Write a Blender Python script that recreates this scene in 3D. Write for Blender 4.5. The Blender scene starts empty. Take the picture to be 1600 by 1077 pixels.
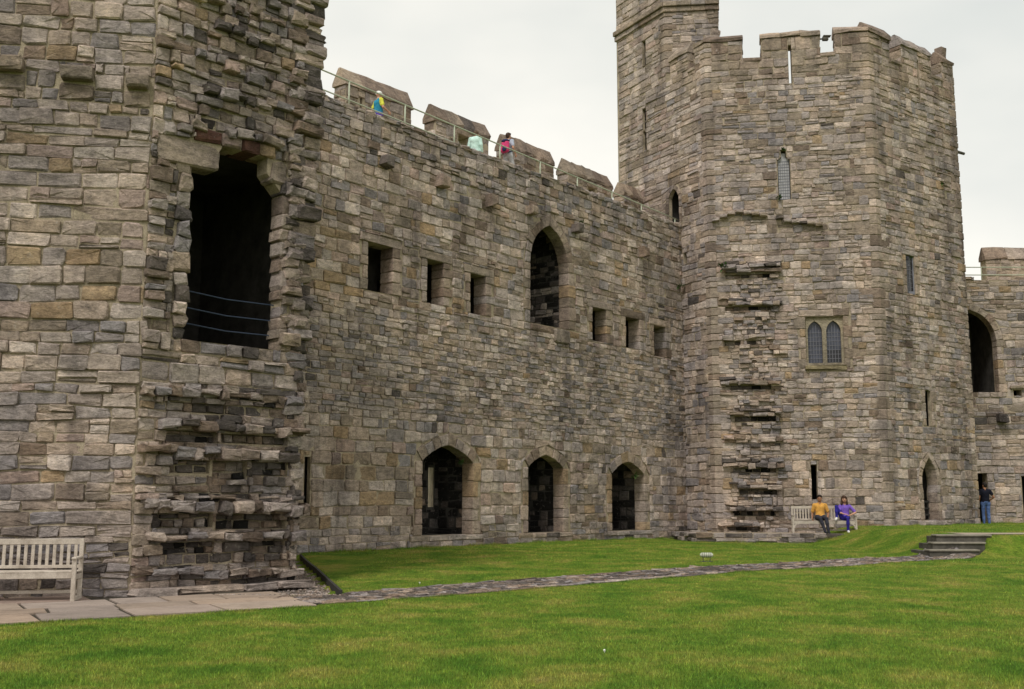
import bpy, bmesh, math, random
import numpy as np
from mathutils import Vector, geometry

random.seed(11)
scene = bpy.context.scene
COL = scene.collection
R = math.radians

# ------------------------------------------------------------------ camera
CAM_H, TILT = 1.52, math.atan(247 / 1721)
cam_d = bpy.data.cameras.new('camera')
cam = bpy.data.objects.new('camera', cam_d); COL.objects.link(cam)
cam.location = (0, 0, CAM_H)
cam.rotation_euler = (R(90) + TILT, 0, 0)
cam_d.sensor_width = 36; cam_d.lens = 36 * 1721 / 1600
cam_d.clip_end = 3000
scene.camera = cam

# ------------------------------------------------------------------ sky
SUN_EL, SUN_AZ = R(52), R(205)          # azimuth: from +Y clockwise
world = bpy.data.worlds.new('World'); scene.world = world; world.use_nodes = True
nt = world.node_tree; nt.nodes.clear()
def N(nt, t, **kw):
    n = nt.nodes.new(t)
    for k, v in kw.items():
        if k.startswith('i_'):
            n.inputs[k[2:].replace('_', ' ')].default_value = v
        else: setattr(n, k, v)
    return n
sky = N(nt, 'ShaderNodeTexSky', sky_type='NISHITA', sun_disc=False)
sky.sun_elevation = SUN_EL; sky.sun_rotation = SUN_AZ; sky.air_density = 1; sky.dust_density = 3
bg1 = N(nt, 'ShaderNodeBackground'); bg1.inputs['Strength'].default_value = 0.1
nt.links.new(sky.outputs['Color'], bg1.inputs['Color'])
tc = N(nt, 'ShaderNodeTexCoord')
mp = N(nt, 'ShaderNodeMapping'); mp.inputs['Scale'].default_value = (1.0, 1.0, 2.2); mp.inputs['Location'].default_value = (0.35, 0.2, 0.0)
nt.links.new(tc.outputs['Generated'], mp.inputs['Vector'])
nz = N(nt, 'ShaderNodeTexNoise'); nz.inputs['Scale'].default_value = 1.6; nz.inputs['Detail'].default_value = 5; nz.inputs['Roughness'].default_value = 0.5
nt.links.new(mp.outputs['Vector'], nz.inputs['Vector'])
rp = N(nt, 'ShaderNodeValToRGB')
rp.color_ramp.elements[0].position = 0.34; rp.color_ramp.elements[0].color = (0.68, 0.70, 0.66, 1)
rp.color_ramp.elements[1].position = 0.56; rp.color_ramp.elements[1].color = (0.94, 0.91, 0.825, 1)
nt.links.new(nz.outputs['Fac'], rp.inputs['Fac'])
bg2 = N(nt, 'ShaderNodeBackground'); bg2.inputs['Strength'].default_value = 0.82
nt.links.new(rp.outputs['Color'], bg2.inputs['Color'])
mx = N(nt, 'ShaderNodeMixShader'); mx.inputs['Fac'].default_value = 0.9
nt.links.new(bg1.outputs[0], mx.inputs[1]); nt.links.new(bg2.outputs[0], mx.inputs[2])
wo = N(nt, 'ShaderNodeOutputWorld'); nt.links.new(mx.outputs[0], wo.inputs['Surface'])

# ------------------------------------------------------------------ sun
sun_d = bpy.data.lights.new('sun', 'SUN'); sun_d.energy = 1.5; sun_d.angle = R(14); sun_d.color = (1, 0.96, 0.90)
sun = bpy.data.objects.new('sun', sun_d); COL.objects.link(sun)
sv = Vector((math.sin(SUN_AZ) * math.cos(SUN_EL), math.cos(SUN_AZ) * math.cos(SUN_EL), math.sin(SUN_EL)))
sun.rotation_euler = sv.to_track_quat('Z', 'Y').to_euler()
sun.location = sv * 60

vs = scene.view_settings
vs.view_transform = 'Standard'; vs.look = 'None'; vs.exposure = 0.50; vs.gamma = 1.0

# ------------------------------------------------------------------ materials
MATS = {}
def mat_base(name, rough=0.9, spec=0.3):
    m = bpy.data.materials.new(name); m.use_nodes = True
    t = m.node_tree; b = t.nodes['Principled BSDF']
    b.inputs['Roughness'].default_value = rough; b.inputs['Specular IOR Level'].default_value = spec
    MATS[name] = m
    return m, t, b
def noise(t, scale, detail=6, rough=0.6, vec=None, dist=0.0):
    n = t.nodes.new('ShaderNodeTexNoise'); n.inputs['Scale'].default_value = scale
    n.inputs['Detail'].default_value = detail; n.inputs['Roughness'].default_value = rough; n.inputs['Distortion'].default_value = dist
    if vec is not None: t.links.new(vec, n.inputs['Vector'])
    return n
def ramp(t, fac, stops):
    r = t.nodes.new('ShaderNodeValToRGB'); e = r.color_ramp.elements
    while len(e) < len(stops): e.new(0.5)
    for i, (p, c) in enumerate(stops):
        e[i].position = p; e[i].color = (c, c, c, 1) if isinstance(c, (int, float)) else (*c, 1)
    t.links.new(fac, r.inputs['Fac']); return r
def mixc(t, mode, fac, a, b):
    m = t.nodes.new('ShaderNodeMix'); m.data_type = 'RGBA'; m.blend_type = mode
    for s, v in ((0, fac), (6, a), (7, b)):
        if isinstance(v, (int, float)): m.inputs[s].default_value = v
        elif isinstance(v, tuple): m.inputs[s].default_value = (*v, 1)
        else: t.links.new(v, m.inputs[s])
    return m.outputs[2]
def pos(t): return t.nodes.new('ShaderNodeNewGeometry').outputs['Position']
def bump(t, b, h, strength=0.5, dist=0.02, prev=None):
    n = t.nodes.new('ShaderNodeBump'); n.inputs['Strength'].default_value = strength; n.inputs['Distance'].default_value = dist
    t.links.new(h, n.inputs['Height'])
    if prev is not None: t.links.new(prev.outputs[0], n.inputs['Normal'])
    t.links.new(n.outputs[0], b.inputs['Normal']); return n

def stone_material():
    m, t, b = mat_base('stone', 0.92, 0.2)
    p = pos(t)
    at = t.nodes.new('ShaderNodeAttribute'); at.attribute_name = 'tint'
    mpb = t.nodes.new('ShaderNodeMapping'); mpb.inputs['Scale'].default_value = (1, 1, 2.1); t.links.new(p, mpb.inputs['Vector'])
    pb = mpb.outputs['Vector']
    n1 = noise(t, 5.5, 8, 0.78, pb)
    c = mixc(t, 'MULTIPLY', 1.0, at.outputs['Color'], ramp(t, n1.outputs['Fac'], [(0.28, 0.38), (0.5, 0.97), (0.72, 1.55)]).outputs['Color'])
    n2 = noise(t, 26, 5, 0.75, pb)
    c = mixc(t, 'MULTIPLY', 1.0, c, ramp(t, n2.outputs['Fac'], [(0.3, 0.5), (0.46, 0.98), (0.72, 1.35)]).outputs['Color'])
    # weather staining, its own large patches
    n3 = noise(t, 0.55, 7, 0.65, p, 0.4)
    c = mixc(t, 'MULTIPLY', 1.0, c, ramp(t, n3.outputs['Fac'], [(0.32, (0.62, 0.62, 0.63)), (0.5, (0.95, 0.95, 0.95)), (0.68, (1.2, 1.16, 1.1))]).outputs['Color'])
    mps = t.nodes.new('ShaderNodeMapping'); mps.inputs['Scale'].default_value = (1.3, 1.3, 0.16); t.links.new(p, mps.inputs['Vector'])
    ns = noise(t, 1.0, 6, 0.62, mps.outputs['Vector'], 0.3)
    c = mixc(t, 'MULTIPLY', 1.0, c, ramp(t, ns.outputs['Fac'], [(0.34, (0.58, 0.57, 0.58)), (0.48, (0.98, 0.97, 0.97)), (0.68, (1.08, 1.06, 1.02))]).outputs['Color'])
    # dark crust and pale lichen
    n4 = noise(t, 3.3, 8, 0.72, p, 0.3)
    c = mixc(t, 'MIX', ramp(t, n4.outputs['Fac'], [(0.58, 0.0), (0.74, 0.78)]).outputs['Color'], c, (0.055, 0.05, 0.042))
    n5 = noise(t, 11, 6, 0.7, p)
    c = mixc(t, 'MIX', ramp(t, n5.outputs['Fac'], [(0.60, 0.0), (0.72, 0.5)]).outputs['Color'], c, (0.52, 0.48, 0.43))
    t.links.new(c, b.inputs['Base Color'])
    nb = noise(t, 13, 8, 0.78, pb)
    b1 = bump(t, b, nb.outputs['Fac'], 0.9, 0.05)
    nb2 = noise(t, 60, 4, 0.7, p)
    bump(t, b, nb2.outputs['Fac'], 0.5, 0.008, b1)
    return m
def mortar_material():
    m, t, b = mat_base('mortar', 0.95, 0.15)
    p = pos(t)
    n1 = noise(t, 2.6, 9, 0.75, p); n2 = noise(t, 45, 5, 0.75, p)
    c = ramp(t, n1.outputs['Fac'], [(0.28, (0.07, 0.06, 0.048)), (0.39, (0.25, 0.208, 0.155)), (0.52, (0.41, 0.34, 0.25)), (0.72, (0.52, 0.44, 0.33))]).outputs['Color']
    c = mixc(t, 'MULTIPLY', 1.0, c, ramp(t, n2.outputs['Fac'], [(0.3, 0.6), (0.7, 1.3)]).outputs['Color'])
    t.links.new(c, b.inputs['Base Color'])
    bump(t, b, n2.outputs['Fac'], 0.8, 0.03)
    return m
def simple(name, col, rough=0.8, scale=12, amt=0.35, bd=0.004, spec=0.3, metal=0.0):
    m, t, b = mat_base(name, rough, spec)
    b.inputs['Metallic'].default_value = metal
    tcn = t.nodes.new('ShaderNodeTexCoord'); p = tcn.outputs['Object']
    n1 = noise(t, scale, 6, 0.65, p)
    c = mixc(t, 'MULTIPLY', 1.0, col, ramp(t, n1.outputs['Fac'], [(0.3, 1 - amt), (0.7, 1 + amt)]).outputs['Color'])
    t.links.new(c, b.inputs['Base Color'])
    bump(t, b, n1.outputs['Fac'], 0.4, bd)
    return m
def wood_material():
    m, t, b = mat_base('weathered_teak', 0.75, 0.25)
    tcn = t.nodes.new('ShaderNodeTexCoord')
    p = pos(t)
    n1 = noise(t, 5, 6, 0.6, p); n2 = noise(t, 60, 4, 0.7, p, 0.5)
    c = ramp(t, n1.outputs['Fac'], [(0.3, (0.33, 0.28, 0.23)), (0.5, (0.47, 0.41, 0.35)), (0.7, (0.56, 0.50, 0.43))]).outputs['Color']
    c = mixc(t, 'MULTIPLY', 1.0, c, ramp(t, n2.outputs['Fac'], [(0.3, 0.75), (0.7, 1.15)]).outputs['Color'])
    t.links.new(c, b.inputs['Base Color']); bump(t, b, n2.outputs['Fac'], 0.3, 0.003)
    return m
def grass_material(name, blade):
    m, t, b = mat_base(name, 0.75 if blade else 0.95, 0.25 if blade else 0.1)
    p = pos(t)
    mp = t.nodes.new('ShaderNodeMapping'); mp.inputs['Scale'].default_value = (0.9, 0.8, 0.8)
    t.links.new(p, mp.inputs['Vector'])
    n1 = noise(t, 1.0, 7, 0.68, mp.outputs['Vector'], 0.3)
    n2 = noise(t, 19, 5, 0.75, p)
    c = ramp(t, n1.outputs['Fac'], [(0.24, (0.050, 0.128, 0.012)), (0.38, (0.096, 0.195, 0.018)), (0.50, (0.162, 0.246, 0.030)), (0.60, (0.25, 0.275, 0.052)), (0.72, (0.335, 0.288, 0.092))]).outputs['Color']
    c = mixc(t, 'MULTIPLY', 1.0, c, ramp(t, n2.outputs['Fac'], [(0.3, 0.5), (0.7, 1.42)]).outputs['Color'])
    n3 = noise(t, 5, 4, 0.65, p)
    c = mixc(t, 'MULTIPLY', 1.0, c, ramp(t, n3.outputs['Fac'], [(0.3, (0.72, 0.78, 0.75)), (0.7, (1.25, 1.18, 1.15))]).outputs['Color'])
    if not blade: c = mixc(t, 'MULTIPLY', 1.0, c, (0.72, 0.70, 0.66))
    if blade:
        at = t.nodes.new('ShaderNodeAttribute'); at.attribute_name = 'tint'; c = mixc(t, 'MULTIPLY', 1.0, c, at.outputs['Color'])
    t.links.new(c, b.inputs['Base Color'])
    if not blade: bump(t, b, n2.outputs['Fac'], 0.8, 0.04)
    return m
def glass_material(name, col, rough=0.15):
    m, t, b = mat_base(name, rough, 0.35)
    p = pos(t); n = noise(t, 3, 3, 0.5, p)
    c = mixc(t, 'MULTIPLY', 1.0, col, ramp(t, n.outputs['Fac'], [(0.35, 0.6), (0.65, 1.25)]).outputs['Color'])
    t.links.new(c, b.inputs['Base Color'])
    bump(t, b, n.outputs['Fac'], 0.15, 0.02)
    return m
def flag_material():
    m, t, b = mat_base('flagstone_tinted', 0.85, 0.25)
    p = pos(t); at = t.nodes.new('ShaderNodeAttribute'); at.attribute_name = 'tint'
    n1 = noise(t, 2.2, 8, 0.7, p); n2 = noise(t, 30, 5, 0.7, p)
    c = mixc(t, 'MULTIPLY', 1.0, at.outputs['Color'], ramp(t, n1.outputs['Fac'], [(0.3, 0.72), (0.5, 1.0), (0.7, 1.16)]).outputs['Color'])
    c = mixc(t, 'MULTIPLY', 1.0, c, ramp(t, n2.outputs['Fac'], [(0.3, 0.82), (0.7, 1.14)]).outputs['Color'])
    t.links.new(c, b.inputs['Base Color']); bump(t, b, n2.outputs['Fac'], 0.4, 0.008)
    return m
M_FLAG = flag_material()
M_STONE = stone_material(); M_MORTAR = mortar_material(); M_WOOD = wood_material()
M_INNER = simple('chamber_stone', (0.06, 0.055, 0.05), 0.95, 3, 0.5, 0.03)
M_GRASS = grass_material('turf', False); M_BLADE = grass_material('grass_blade', True)
M_RAIL = simple('grey_green_paint', (0.40, 0.43, 0.33), 0.55, 20, 0.15, 0.001)
M_GRAVEL = simple('gravel_grit', (0.14, 0.118, 0.095), 0.95, 30, 0.5, 0.03)
M_SLAB = simple('flagstone', (0.32, 0.265, 0.205), 0.85, 3.0, 0.28, 0.006)
M_DARKWOOD = simple('dark_board', (0.035, 0.033, 0.03), 0.85, 8, 0.3, 0.004)
M_STEP = simple('step_concrete', (0.085, 0.078, 0.065), 0.9, 5, 0.5, 0.01)
M_TREAD = simple('step_nosing', (0.21, 0.19, 0.155), 0.9, 5, 0.35, 0.01)
M_DRESS = None
M_GLASS = glass_material('window_glass', (0.055, 0.06, 0.085)); M_PANE_DARK = glass_material('dark_window_glass', (0.02, 0.02, 0.025))
M_LEAD = simple('lead_lattice', (0.17, 0.17, 0.20), 0.6, 30, 0.2, 0.001)
M_PANEL = simple('lattice_board', (0.34, 0.335, 0.35), 0.6, 9, 0.25, 0.002)
M_METAL = simple('dark_metal', (0.05, 0.05, 0.05), 0.5, 12, 0.2, 0.001)
M_LAMP = simple('lamp_casing', (0.45, 0.47, 0.38), 0.5, 14, 0.2, 0.001)
M_WIRE = simple('blue_cord', (0.03, 0.045, 0.08), 0.6, 9, 0.2, 0.001)
M_LEAF = simple('plant_leaf', (0.05, 0.10, 0.02), 0.7, 20, 0.5, 0.003)
M_DAISY = simple('daisy_petal', (0.75, 0.75, 0.70), 0.7, 9, 0.1, 0.001)

# ------------------------------------------------------------------ helpers
def tagit(o, label=None, cat=None, group=None, kind=None):
    if label: o['label'] = label
    if cat: o['category'] = cat
    if group: o['group'] = group
    if kind: o['kind'] = kind
    return o
def empty(name, loc, label, cat, group=None, rz=0):
    o = bpy.data.objects.new(name, None); COL.objects.link(o); o.location = loc; o.rotation_euler = (0, 0, rz)
    o.empty_display_size = 0.2
    return tagit(o, label, cat, group)
def mesh_obj(name, verts, faces, mat, parent=None, tints=None, smooth=False, mats=None, fmat=None, origin=None):
    me = bpy.data.meshes.new(name)
    if origin is not None: verts = [(v[0] - origin[0], v[1] - origin[1], v[2] - origin[2]) for v in verts]
    me.from_pydata(verts, [], faces)
    if tints is not None:
        a = me.color_attributes.new('tint', 'FLOAT_COLOR', 'POINT')
        a.data.foreach_set('color', np.asarray(tints, dtype=np.float32).ravel())
    for mm in (mats or [mat]): me.materials.append(mm)
    if fmat is not None: me.polygons.foreach_set('material_index', fmat)
    if smooth: me.polygons.foreach_set('use_smooth', [True] * len(me.polygons))
    me.update()
    o = bpy.data.objects.new(name, me); COL.objects.link(o)
    if parent is not None: o.parent = parent
    return o
class MB:
    """collects plain shapes for one mesh"""
    def __init__(s): s.v = []; s.f = []
    def add(s, v, f):
        n = len(s.v); s.v += [tuple(p) for p in v]; s.f += [tuple(i + n for i in q) for q in f]; return s
    def box(s, c, d, rot=None, ch=0.0):
        x, y, z = d[0] / 2, d[1] / 2, d[2] / 2
        if ch <= 0:
            vs_ = [Vector((a * x, b * y, e * z)) for e in (-1, 1) for b in (-1, 1) for a in (-1, 1)]
            fs = [(0, 2, 3, 1), (4, 5, 7, 6), (0, 1, 5, 4), (2, 6, 7, 3), (0, 4, 6, 2), (1, 3, 7, 5)]
        else:
            bm = bmesh.new(); bmesh.ops.create_cube(bm, size=1)
            for v in bm.verts: v.co = Vector((v.co.x * d[0], v.co.y * d[1], v.co.z * d[2]))
            bmesh.ops.bevel(bm, geom=list(bm.edges), offset=ch, segments=1, affect='EDGES')
            bm.verts.index_update(); vs_ = [v.co.copy() for v in bm.verts]; fs = [tuple(v.index for v in f.verts) for f in bm.faces]; bm.free()
        if rot is not None: vs_ = [rot @ v for v in vs_]
        return s.add([v + Vector(c) for v in vs_], fs)
    def bar(s, a, b, w, h, ch=0.0, up=(0, 0, 1)):
        a, b = Vector(a), Vector(b); d = b - a; q = d.normalized()
        u = Vector(up); 
        if abs(q.dot(u)) > 0.98: u = Vector((0, 1, 0))
        sx = q.cross(u).normalized(); sz = sx.cross(q)
        from mathutils import Matrix
        m = Matrix((sx, q, sz)).transposed()
        return s.box((a + b) / 2, (w, d.length, h), m, ch)
    def tube(s, pts, r, n=8, cap=True):
        pts = [Vector(p) for p in pts]; rr = r if isinstance(r, (list, tuple)) else [r] * len(pts)
        vv = []; ff = []
        for i, p in enumerate(pts):
            d = (pts[min(i + 1, len(pts) - 1)] - pts[max(i - 1, 0)]).normalized()
            u = Vector((0, 0, 1)) if abs(d.z) < 0.9 else Vector((1, 0, 0))
            x = d.cross(u).normalized(); y = d.cross(x)
            vv += [p + (x * math.cos(a) + y * math.sin(a)) * rr[i] for a in [2 * math.pi * k / n for k in range(n)]]
        for i in range(len(pts) - 1):
            for k in range(n): ff.append((i * n + k, i * n + (k + 1) % n, (i + 1) * n + (k + 1) % n, (i + 1) * n + k))
        if cap: ff.append(tuple(range(n))[::-1]); ff.append(tuple((len(pts) - 1) * n + k for k in range(n)))
        return s.add(vv, ff)
    def build(s, name, mat, parent=None, origin=None, smooth=False):
        return mesh_obj(name, s.v, s.f, mat, parent, origin=origin, smooth=smooth)

FPX, CT, ST = 1721 / 1600, math.cos(TILT), math.sin(TILT)
def screen(p):
    dy, dz = p[1], p[2] - CAM_H
    w = dy * CT + dz * ST
    if w < 0.5: return None
    return FPX * p[0] / w, FPX * (dz * CT - dy * ST) / w, w      # in picture widths
def in_view(p):
    s = screen(p)
    return s is not None and abs(s[0]) < 0.5 and abs(s[1]) < 0.3366

class Wall:
    def __init__(s, a, b):
        s.a = Vector((a[0], a[1])); s.b = Vector((b[0], b[1])); s.L = (s.b - s.a).length
        s.d = (s.b - s.a) / s.L; s.n = Vector((s.d.y, -s.d.x))
    def P(s, u, z, n=0.0):
        return (s.a.x + s.d.x * u + s.n.x * n, s.a.y + s.d.y * u + s.n.y * n, z)
    def off(s, n): return Wall(s.a + s.n * n, s.b + s.n * n)
class Floor(Wall):                      # a horizontal 'wall': z plays the part of the second axis
    def __init__(s, a, b, hf): super().__init__(a, b); s.hf = hf
    def P(s, u, z, n=0.0):
        x = s.a.x + s.d.x * u - s.n.x * z; y = s.a.y + s.d.y * u - s.n.y * z
        return (x, y, s.hf(x, y) + n)

# palettes: base colours of the stone itself
PAL = dict(
    pale=(0.49, 0.435, 0.385), tan=(0.375, 0.315, 0.26), grey=(0.325, 0.295, 0.278), blue=(0.235, 0.228, 0.238), ochre=(0.345, 0.26, 0.16),
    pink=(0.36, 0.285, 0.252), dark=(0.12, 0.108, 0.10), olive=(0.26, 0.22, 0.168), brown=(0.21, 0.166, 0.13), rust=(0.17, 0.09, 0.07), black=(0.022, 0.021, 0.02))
MEAN = (0.42, 0.365, 0.318); CLOSE = dict(pale=0.2, tan=0.3, grey=0.28, blue=0.22, olive=0.25, pink=0.2, ochre=0.12, brown=0.1)
def pick(mix):
    r = random.random() * sum(mix.values())
    for k, w in mix.items():
        r -= w
        if r <= 0: break
    c = PAL[k]; g = random.uniform(0.84, 1.16); h = random.uniform(-0.03, 0.03)
    if k in CLOSE: c = tuple(c[i] + (MEAN[i] - c[i]) * CLOSE[k] for i in range(3))
    return (c[0] * g * (1.05 + h), c[1] * g, c[2] * g * (1 - h), 1)
MIX_WALL = dict(pale=3.4, tan=3.0, grey=2.6, blue=1.1, ochre=0.4, pink=0.7, dark=0.06, olive=1.0, brown=0.3)
MIX_GREY = dict(pale=1.9, tan=1.2, grey=3.4, blue=2.6, dark=0.22, olive=0.8, brown=0.3)
MIX_OCHRE = dict(pale=1.2, tan=3, ochre=2.6, pink=1.2, grey=0.8, olive=1.2, brown=0.5)
MIX_DRESS = dict(olive=3, tan=2.4, ochre=0.3, grey=0.7, brown=0.9)
MIX_RUIN = dict(pale=0.9, tan=1.6, grey=2.2, blue=1.4, dark=1.5, olive=1.0, brown=0.9, pink=0.2)
MIX_BLACK = dict(dark=2.0, black=6.0, brown=0.5)  # mostly near-black stones, used inside the arch and tall window chambers
MIX_TOWER = dict(pale=3.2, tan=2.8, grey=2.4, blue=0.9, olive=1.7, pink=0.3, brown=0.4, ochre=0.15, dark=0.04)

# ------------------------------------------------------------------ masonry
class Stones:
    """all stones of one thing; the largest in view become parts, the rest one part"""
    def __init__(s, thing): s.t = thing; s.o = thing.location.copy() if thing else Vector(); s.items = []; s.named = []
    def add(s, verts, faces, tint, name=None):
        if name: s.named.append((verts, faces, tint, name)); return
        xs = [screen(v) for v in verts]; c = verts[len(verts) - 1]; area = 0
        if all(xs) and in_view(c):
            # screen outline of the proud face
            pts = xs[-9:-1]
            area = abs(sum(pts[i][0] * pts[(i + 1) % 8][1] - pts[(i + 1) % 8][0] * pts[i][1] for i in range(8))) / 2
        s.items.append((area, verts, faces, tint))
    def finish(s, name='stone', rest='rubble_stonework', limit=300, mat=None):
        s.items.sort(key=lambda q: -q[0])
        o = s.o
        for area, v, f, t in s.items[:limit]:
            mesh_obj(name, v, f, mat or M_STONE, s.t, [t] * len(v), origin=o)
        V = []; F = []; T = []
        for area, v, f, t in s.items[limit:]:
            n = len(V); V += v; F += [tuple(i + n for i in q) for q in f]; T += [t] * len(v)
        if V: tagit(mesh_obj(rest, V, F, mat or M_STONE, s.t, T, origin=o), kind='stuff')
        for v, f, t, nm in s.named: mesh_obj(nm, v, f, M_STONE, s.t, [t] * len(v), origin=o)

def stone_geo(w, out, d, back, bev=None, rough=1.0):
    """out: 8 (u,z) points; a hewn block standing d proud of the wall face, rooted at depth back"""
    cu = sum(p[0] for p in out) / 8; cz = sum(p[1] for p in out) / 8
    ext = min(max(p[0] for p in out) - min(p[0] for p in out), max(p[1] for p in out) - min(p[1] for p in out))
    bev = bev if bev is not None else min(0.028, ext * random.uniform(0.05, 0.13))
    v = [w.P(u, z, back) for u, z in out]
    v += [w.P(u, z, d - bev * random.uniform(0.5, 1.1)) for u, z in out]
    k = 1 - 2 * bev / max(ext, 0.02)
    j = 0.008 * rough
    tilt_u, tilt_z = random.gauss(0, 0.035) * rough, random.gauss(0, 0.045) * rough
    for u, z in out:
        uu, zz = cu + (u - cu) * max(k, 1 - bev / max(abs(u - cu), bev * 1.5)), cz + (z - cz) * max(k, 0.6)
        v.append(w.P(uu + random.gauss(0, j), zz + random.gauss(0, j), d + random.gauss(0, j) + (u - cu) * tilt_u + (z - cz) * tilt_z))
    v.append(w.P(cu + random.gauss(0, ext * 0.12), cz + random.gauss(0, ext * 0.12), d + random.uniform(-0.006, 0.012) * rough))
    f = []
    for r in (0, 8):
        for i in range(8): f.append((r + i, r + (i + 1) % 8, r + 8 + (i + 1) % 8, r + 8 + i))
    for i in range(8): f.append((16 + i, 16 + (i + 1) % 8, 24))
    return v, f
def octo(bl, br, tr, tl, cut=None, jit=0.008):
    c = [bl, br, tr, tl]; out = []
    w = min(br[0] - bl[0], tr[0] - tl[0]); h = min(tl[1] - bl[1], tr[1] - br[1])
    m = max(min(w, h), 0.02)
    for i in range(4):
        p, a, b = c[i], c[i - 1], c[(i + 1) % 4]
        k = m * (random.uniform(0.03, 0.17) if cut is None else cut)
        for q in (a, b):
            l = math.hypot(q[0] - p[0], q[1] - p[1]) or 1
            kk = min(k * random.uniform(0.6, 1.4), l * 0.42)
            out.append((p[0] + (q[0] - p[0]) / l * kk + random.gauss(0, jit), p[1] + (q[1] - p[1]) / l * kk + random.gauss(0, jit)))
    return out
def rect_octo(u0, u1, z0, z1, joint=0.014, cut=None, jit=0.006):
    return octo((u0 + joint, z0 + joint), (u1 - joint, z0 + joint), (u1 - joint, z1 - joint), (u0 + joint, z1 - joint), cut, jit)
class Arch:
    """a pointed arch head: two arcs from the springing to the apex; ring = depth of its voussoirs"""
    def __init__(s, u0, u1, zs, zt, ring=0.3, bulge=None):
        s.u0, s.u1, s.zs, s.zt, s.ring = u0, u1, zs, zt, ring
        s.cu = (u0 + u1) / 2
        w = (u1 - u0) / 2; h = zt - zs
        s.b = bulge if bulge is not None else (0.07 if h < w else 0.17)
        s.ext = s.outline(zs - 0.03, 8, ring + 0.012)
    def half(s, side, n, extra=0.0):
        """points springing -> apex on one side, moved outwards by extra"""
        w = (s.u1 - s.u0) / 2; h = s.zt - s.zs; c = math.hypot(w, h)
        pts = []
        for i in range(n + 1):
            t = i / n; x = -w + w * t; z = h * t; k = 4 * s.b * c * t * (1 - t)
            x += -h / c * k; z += w / c * k
            dk = 4 * s.b * c * (1 - 2 * t); tx, tz = w - h / c * dk, h + w / c * dk; l = math.hypot(tx, tz)
            nx_, nz_ = -tz / l, tx / l
            x += nx_ * extra; z += nz_ * extra
            if i == n and extra: x = 0.0; z = h + extra * 1.15
            if x > -0.001: x = min(x, 0.0)
            pts.append((s.cu + (x if side < 0 else -x), s.zs + z))
        return pts
    def outline(s, z0, n=6, extra=0.0):
        L_ = s.half(-1, n, extra); Rg = s.half(1, n, extra)
        return [(s.u0 - extra, z0)] + L_ + Rg[-2::-1] + [(s.u1 + extra, z0)]
    def push(s, p):
        if p[1] < s.zs - 0.02 or p[1] > s.zt + s.ring * 1.2: return p, False
        inside = False; best = None; e = s.ext; k = len(e)
        for i in range(k):
            a, b = e[i], e[(i + 1) % k]
            if (a[1] > p[1]) != (b[1] > p[1]) and p[0] < (b[0] - a[0]) * (p[1] - a[1]) / (b[1] - a[1]) + a[0]: inside = not inside
            if i < k - 1:
                dx, dz = b[0] - a[0], b[1] - a[1]; t = max(0, min(1, ((p[0] - a[0]) * dx + (p[1] - a[1]) * dz) / (dx * dx + dz * dz + 1e-9)))
                q = (a[0] + dx * t, a[1] + dz * t); d = math.hypot(p[0] - q[0], p[1] - q[1])
                if best is None or d < best[0]: best = (d, q)
        return (best[1], True) if inside else (p, False)
def cut_rect(rects, hole):
    out = []
    h0, h1, k0, k1 = hole
    for (a, b, c, d) in rects:
        if b <= h0 or a >= h1 or d <= k0 or c >= k1: out.append((a, b, c, d)); continue
        if a < h0: out.append((a, h0, c, d))
        if b > h1: out.append((h1, b, c, d))
        aa, bb = max(a, h0), min(b, h1)
        if c < k0: out.append((aa, bb, c, k0))
        if d > k1: out.append((aa, bb, k1, d))
    return out
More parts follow.
